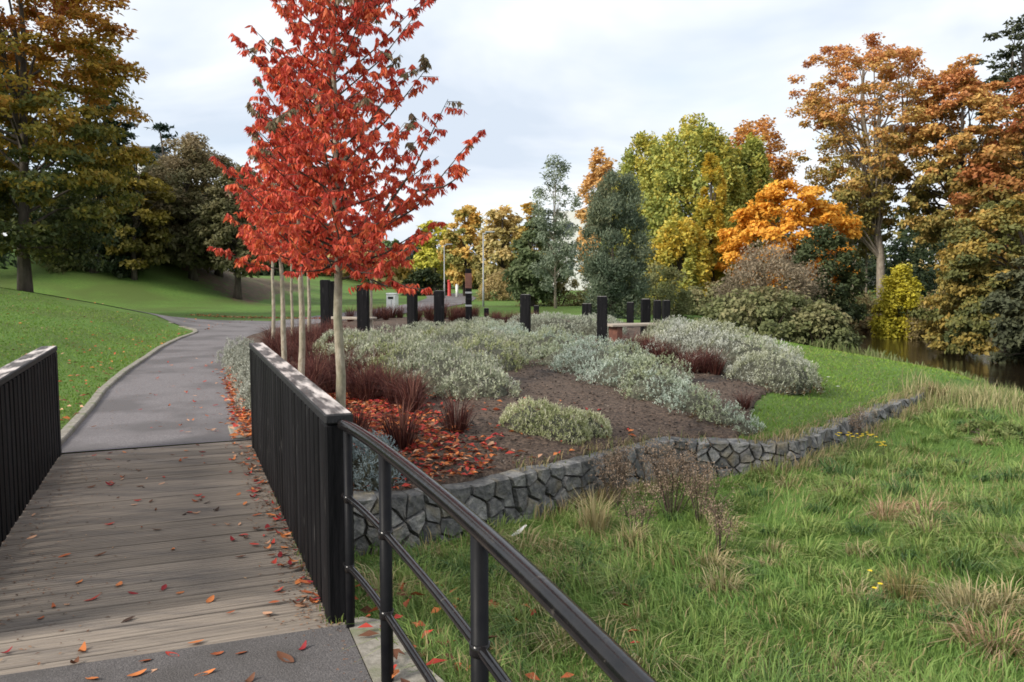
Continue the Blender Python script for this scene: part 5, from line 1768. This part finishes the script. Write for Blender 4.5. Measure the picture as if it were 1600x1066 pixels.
M['green_stem'] = mat_noise('green_stem', [(0.3, (0.06, 0.10, 0.03)), (0.7, (0.12, 0.17, 0.05))], 20)
M['petal'] = mat_noise('yellow_petal', [(0.3, (0.75, 0.52, 0.02)), (0.7, (0.85, 0.62, 0.03))], 20)
flower_plant(1338, 702, -.25, .26, 22, .22, 'cluster of yellow ragwort flowers at the foot of the far wall', 1)
flower_plant(1380, 708, -.25, .2, 7, .08, 'smaller yellow flower sprig just right of the ragwort cluster', 2)
flower_plant(1360, 915, -.42, .16, 1, .01, 'single yellow flower, the upper of two in the open meadow', 3)
flower_plant(1370, 938, -.42, .16, 2, .02, 'yellow flower pair just below the single yellow flower', 4)

p = G(812, 834, -.42)
g = Geo().add([(-.07, 0, 0), (-.02, .012, .035), (.05, .02, .085), (.062, .01, .08), (.0, -.015, .02), (-.06, -.02, -.004)], [(0, 1, 4, 5), (1, 2, 3, 4)])
o = link('litter_scrap', g.mesh('litter_scrap'), M['white_paint'], None, (p.x, p.y, H1(p.x, p.y) + .05))
tag(o, 'white scrap of litter lying in the grass against the stone wall', 'litter')
o.modifiers.new('thickness', 'SOLIDIFY').thickness = .002

# white flecks (daisies) on the right lawn
for i, (u, v) in enumerate([(1294, 596), (1309, 611), (1266, 577), (1315, 648), (1256, 602)]):
    p = G(u, v, 0)
    g = Geo()
    for j in range(10):
        a_ = 6.283 * j / 10
        g.add([(0, 0, .05), (math.cos(a_ - .25) * .02, math.sin(a_ - .25) * .02, .055), (math.cos(a_) * .032, math.sin(a_) * .032, .053), (math.cos(a_ + .25) * .02, math.sin(a_ + .25) * .02, .055)], [(0, 1, 2, 3)])
    tag(link('daisy', g.mesh('daisy'), M['white_paint'], None, (p.x, p.y, H1(p.x, p.y))), 'white daisy speck on the mown lawn right of the large grey shrub', 'flower', 'daisies on the right lawn')

# ------------------------------------------------------------------ fallen leaves
def fallen_mesh(seed, col, lsz=.075):
    rng = np.random.default_rng(seed)
    V, F_ = [], []
    nU = 5
    curl = rng.uniform(-.2, .6) if seed % 4 else 1.2; fold = rng.uniform(.05, .5)
    for i in range(nU + 1):
        f_ = i / nU
        w = lsz * .2 * math.sin(math.pi * min(.97, f_ * .93 + .04)) ** .8
        xx = (f_ - .5) * lsz
        zz = curl * lsz * (f_ - .5) ** 2 + rng.uniform(0, .002)
        V += [(xx, -w, zz + w * fold), (xx, 0, zz), (xx, w, zz + w * fold * rng.uniform(.6, 1.3))]
    for i in range(nU):
        b = i * 3
        F_ += [(b, b + 3, b + 4), (b, b + 4, b + 1), (b + 1, b + 4, b + 5), (b + 1, b + 5, b + 2)]
    V = np.array(V); V[:, 2] -= V[:, 2].min()
    return V, np.array(F_), np.tile(np.array(col) * rng.uniform(.85, 1.15), (len(V), 1))


FCOL = {'red': (.42, .05, .035), 'crimson': (.24, .02, .025), 'orange': (.58, .19, .06), 'pinkish tan': (.48, .27, .17), 'brown': (.13, .055, .03), 'russet': (.33, .09, .035), 'dark brown': (.05, .028, .02)}
FM = {c: [tri_mesh('fallen_leaf', *fallen_mesh(800 + k + 13 * i, FCOL[c])) for k in range(4)] for i, c in enumerate(FCOL)}
rng = np.random.default_rng(99)


def drop_leaf(x, y, z, c, label, sc=1.0):
    o = link('fallen_leaf', FM[c][int(rng.integers(0, 4))], M['litter'], None, (x, y, z))
    o.rotation_euler = (rng.uniform(-.25, .25), rng.uniform(-.25, .25), rng.uniform(0, 6.28))
    o.scale = (sc,) * 3
    tag(o, label, 'leaf', label.split(' lying')[0].split(' on ')[0] and 'fallen leaves on the bridge and path')
    return o


# the most telling leaves of the photograph, each by itself
for u, v, c, lb, sc in [
        (173, 758, 'crimson', 'bright crimson leaf alone in the upper middle of the bridge deck', 1.25),
        (128, 1016, 'orange', 'bright orange leaf lying near the front edge of the deck', 1.1),
        (269, 1023, 'red', 'round red leaf on the seam between deck and asphalt', 1.1),
        (446, 1030, 'brown', 'long curled brown leaf on the asphalt near the concrete corner', 1.6),
        (418, 958, 'pinkish tan', 'curled pale tan leaf near the end of the right railing', 1.2),
        (418, 824, 'crimson', 'crimson leaf close under the middle of the right railing', 1.15),
        (380, 836, 'red', 'red leaf left of the crimson one under the right railing', 1.1),
        (230, 1051, 'pinkish tan', 'pale pinkish leaf on the asphalt at the bottom of the picture', 1.1),
        (321, 1053, 'orange', 'flat orange leaf on the asphalt right of the pale one', 1.15),
        (145, 936, 'red', 'narrow red leaf left of centre in the lower deck', 1.1),
        (186, 914, 'orange', 'tan orange leaf in the middle of the deck', 1.1),
        (328, 938, 'orange', 'orange leaf with pale rim right of the deck centre', 1.1),
        (157, 867, 'brown', 'dark brown leaf curled up in the middle of the deck', 1.0),
        (101, 868, 'russet', 'russet leaf at the left of the deck', 1.0),
        (10, 802, 'russet', 'russet leaf against the foot of the left railing', 1.2)]:
    p = G(u, v, .006)
    drop_leaf(p.x, p.y, .004, c, lb, sc)
cs = list(FCOL)
for k in range(85):                                   # loose on the deck
    tt = 4.1 + 4.6 * rng.uniform(0, 1); qq = -1.05 + 1.7 * rng.uniform(0, 1) ** .8
    p = br(tt, qq)
    c = cs[int(rng.choice(7, p=[.2, .12, .13, .13, .17, .15, .10]))]
    drop_leaf(p[0], p[1], .004, c, c + ' leaf lying on the timber deck of the footbridge', rng.uniform(.4, .95))
for k in range(95):                                    # drift along the right railing
    tt = 4.2 + 4.4 * rng.uniform(0, 1) ** 1.3; qq = .63 - abs(rng.normal(0, .10))
    p = br(tt, qq)
    c = cs[int(rng.choice(7, p=[.2, .12, .2, .13, .15, .2, .0]))]
    drop_leaf(p[0], p[1], .004 + rng.uniform(0, .012), c, c + ' leaf in the drift along the foot of the right railing', rng.uniform(.7, 1.1))
for k in range(26):                                    # foreground asphalt and concrete
    tt = 3.0 + 1.0 * rng.uniform(0, 1); qq = -1.0 + 1.9 * rng.uniform(0, 1)
    p = br(tt, qq)
    c = cs[int(rng.choice(7, p=[.22, .12, .2, .14, .14, .18, .0]))]
    drop_leaf(p[0], p[1], .010 if qq < .66 else .016, c, c + ' leaf lying on the dark asphalt before the bridge', rng.uniform(.8, 1.15))
for k in range(74):                                    # asphalt path beyond the bridge
    f_ = rng.uniform(0, 1) ** 1.6
    y = 8.6 + 8.5 * f_
    xa, xb = np.interp(y, PATH_L[:, 1], PATH_L[:, 0]), np.interp(y, PATH_R[:, 1], PATH_R[:, 0])
    x = xb - (xb - xa) * min(.95, abs(rng.normal(0, .38)))
    c = cs[int(rng.choice(7, p=[.2, .1, .26, .22, .07, .15, .0]))]
    drop_leaf(x, y, H1(x, y) + .026, c, c + ' leaf lying on the asphalt path beyond the bridge', rng.uniform(.7, 1.1))


def leaf_carpet(name, label, P, cols, p_, lsz=.09):
    n = len(P)
    ch = rng.choice(len(cols), n, p=p_)
    C = np.array([FCOL[c] for c in cols])[ch] * rng.uniform(.75, 1.25, (n, 1))
    a_ = rng.uniform(0, 6.28, n)
    D = np.stack([np.cos(a_), np.sin(a_), rng.uniform(-.2, .35, n)], 1)
    Nn = np.tile([0, 0, 1.0], (n, 1)) + rng.normal(0, .35, (n, 3))
    V, T, CC = leaves(P, D, Nn, rng.uniform(.7, 1.2, n) * lsz, rng.uniform(.35, .5, n) * lsz, C, .3)
    tag(link(name, tri_mesh(name, V, T, CC), M['litter']), label, kind='stuff')


# drift where the path meets the shrub strip
n = 1300
f_ = rng.uniform(0, 1, n)
y = 8.3 + 6.5 * f_ ** 1.1
x = np.interp(y, PATH_R[:, 1], PATH_R[:, 0]) - np.abs(rng.normal(0, .16, n)) * (1 - .4 * f_) + .10
leaf_carpet('leaf_drift', 'orange red drift of leaves along the right edge of the path', np.stack([x, y, H(x, y) + .03 + rng.uniform(0, .03, n)], 1), ['orange', 'red', 'pinkish tan', 'russet'], [.45, .2, .2, .15])
# carpet under the red trees
n = 42000
x = rng.uniform(-3.6, 2.4, n); y = rng.uniform(6.4, 15, n)
dn = np.exp(-((x + 1.45 + .38 * (y - 8.5)) / .55) ** 2) * np.exp(-((y - 8.9) / 2.0) ** 2) * 1.3
dn = np.maximum(dn, .45 * np.exp(-((x + .75) / .7) ** 2) * np.exp(-((y - 7.3) / .7) ** 2))
dn = np.maximum(dn, .05 * np.exp(-((x - .1) / 1.0) ** 2) * np.exp(-((y - 8) / 1.0) ** 2))
dn = dn * (.5 + 2.0 * fbm(x, y, .3, 95))
k = in_bed(x, y, .05) & (rng.uniform(0, 1, n) < dn)
x, y = x[k], y[k]
leaf_carpet('leaf_carpet', 'thick orange red carpet of leaves under the red trees', np.stack([x, y, H(x, y) + .05 + rng.uniform(0, .035, len(x))], 1), ['orange', 'red', 'pinkish tan', 'russet', 'crimson', 'brown'], [.28, .26, .09, .17, .08, .12])
# strewn over the lawn and the far path edge
x, y, d = polar(2600, -40, -14, 8, 33, rng, .9)
xl = np.interp(y, [0, 8.0, 10.4, 14.5, 18.9, 24.0, 30], [-1.6, -4.5, -5.4, -6.85, -8.15, -9.25, -9.4])
k = (x < xl - .1) & (rng.uniform(0, 1, len(x)) < .15 + .9 * np.exp(-(xl - x) / 1.2))
x, y = x[k], y[k]
x3 = rng.uniform(-13, -4.5, 900); y3 = 31.6 + (x3 + 9) * -.28 + np.abs(rng.normal(0, .5, 900))
x = np.concatenate([x, x3]); y = np.concatenate([y, y3])
leaf_carpet('lawn_leaves', 'scattered brown and orange leaves on the left lawn', np.stack([x, y, H(x, y) + .035], 1), ['orange', 'red', 'brown', 'pinkish tan', 'russet'], [.22, .16, .2, .14, .28])
# leaves in the grass right of the near post
x, y, d = polar(700, -14, 12, 2.6, 5.5, rng)
q = x * NX[0] + y * NX[1]
k = (q > .78) & (rng.uniform(0, 1, len(x)) < np.exp(-(q - .75) / .55))
x, y = x[k], y[k]
leaf_carpet('grass_leaves', 'russet leaves caught in the grass beside the near railing post', np.stack([x, y, H(x, y) + .07], 1), ['russet', 'brown', 'red', 'orange'], [.4, .3, .2, .1])

# bark chips and clods over the soil
n = 15000
x = rng.uniform(-3, 4.6, n); y = 6.5 + 11 * rng.uniform(0, 1, n) ** 1.5
k = in_bed(x, y, .06)
x, y = x[k], y[k]; n = len(x)
C = grad([(.022, .018, .016), (.06, .045, .038), (.12, .09, .07), (.22, .18, .145)], rng.uniform(0, 1, n) ** 1.6)
a_ = rng.uniform(0, 6.28, n)
D = np.stack([np.cos(a_), np.sin(a_), rng.uniform(-.3, .5, n)], 1)
V, T, CC = leaves(np.stack([x, y, H(x, y) + .045 + rng.uniform(0, .03, n)], 1), D, np.tile([0, 0, 1.0], (n, 1)) + rng.normal(0, .5, (n, 3)), rng.uniform(.02, .06, n), rng.uniform(.012, .03, n), C, .3)
tag(link('bark_mulch', tri_mesh('bark_mulch', V, T, CC), M['litter']), 'dark bark chips and crumbs on the flower bed soil', kind='stuff')

# crumbs of leaf and grit on the deck, the path and the lane edge
n = 2600
tt = rng.uniform(2.6, 8.7, n); qq = np.where(rng.uniform(0, 1, n) < .7, .68 - np.abs(rng.normal(0, .11, n)), -1.1 + np.abs(rng.normal(0, .35, n)))
x = AX[0] * tt + NX[0] * qq; y = AX[1] * tt + NX[1] * qq; z = np.full(n, .004)
f_ = rng.uniform(0, 1, 1500)
y2 = 8.6 + 12 * f_
xa, xb = np.interp(y2, PATH_L[:, 1], PATH_L[:, 0]), np.interp(y2, PATH_R[:, 1], PATH_R[:, 0])
w = rng.uniform(0, 1, 1500) ** 1.5
x2 = np.where(rng.uniform(0, 1, 1500) < .65, xb - (xb - xa) * w * .6, xa + .13 + (xb - xa) * w * .25)
x = np.concatenate([x, x2]); y = np.concatenate([y, y2]); z = np.concatenate([z, H(x2, y2) + .022])
n = len(x)
C = grad([(.03, .02, .015), (.12, .06, .035), (.26, .12, .06), (.34, .24, .15)], rng.uniform(0, 1, n))
a_ = rng.uniform(0, 6.28, n)
V, T, CC = leaves(np.stack([x, y, z], 1), np.stack([np.cos(a_), np.sin(a_), rng.uniform(0, .2, n)], 1), np.tile([0, 0, 1.0], (n, 1)), rng.uniform(.008, .03, n), rng.uniform(.005, .014, n), C, .2)
tag(link('leaf_crumbs', tri_mesh('leaf_crumbs', V, T, CC), M['litter']), 'crumbs of broken leaf and grit along the deck and path edges', kind='stuff')
# moss and grass sprouting at the foot of the right railing
n = 1500
tt = rng.uniform(3.9, 6.6, n) ; qq = .69 + rng.normal(0, .035, n)
k = rng.uniform(0, 1, n) < .25 + np.exp(-((tt - 4.9) / .25) ** 2) + np.exp(-((tt - 3.9) / .2) ** 2)
tt, qq = tt[k], qq[k]; n = len(tt)
x = AX[0] * tt + NX[0] * qq; y = AX[1] * tt + NX[1] * qq
h = rng.uniform(.02, .07, n)
V, T, CC = blades(np.stack([x, y, np.full(n, -.012)], 1), h, rng.normal(0, .02, (n, 2)), rng.uniform(.003, .006, n), grad([(.07, .12, .02), (.14, .22, .04), (.25, .26, .09)], rng.uniform(0, 1, n)))
tag(link('edge_grass', tri_mesh('edge_grass', V, T, CC), M['grass']), 'sprouts of grass and moss along the foot of the right railing', kind='stuff')
# weeds draping over the far stretch of wall
n = 7000
s_ = np.where(rng.uniform(0, 1, n) < .75, rng.uniform(5.2, WL, n), rng.uniform(2.2, 5.4, n))
P = np.array([wall_pt(a) for a in s_]); fr_ = np.array([wall_frame(a)[2] for a in s_])
k = fbm(s_, s_ * 0, .7, 47) + .25 * rng.uniform(-1, 1, n) > .42
P, fr_, s_ = P[k], fr_[k], s_[k]; n = len(P)
on_top = rng.uniform(0, 1, n) < .4
off = np.where(on_top, rng.uniform(-.3, -.05, n), rng.uniform(.02, .25, n))
x = P[:, 0] + fr_[:, 0] * off; y = P[:, 1] + fr_[:, 1] * off
zt_ = np.array([wall_z(a)[1] for a in s_])
z = np.where(on_top, zt_ - .03, H(x, y) - .02)
h = rng.uniform(.06, .26, n) * np.where(on_top, .7, 1)
C = grad([(.10, .14, .04), (.22, .22, .09), (.34, .27, .14), (.40, .31, .20)], rng.uniform(0, 1, n))
V, T, CC = blades(np.stack([x, y, z], 1), h, fr_ * (h * rng.uniform(-.2, .8, n))[:, None] + rng.normal(0, .04, (n, 2)), rng.uniform(.006, .014, n), C)
tag(link('wall_weeds', tri_mesh('wall_weeds', V, T, CC), M['grass']), 'tan and green weeds half covering the far stretch of the stone wall', kind='stuff')
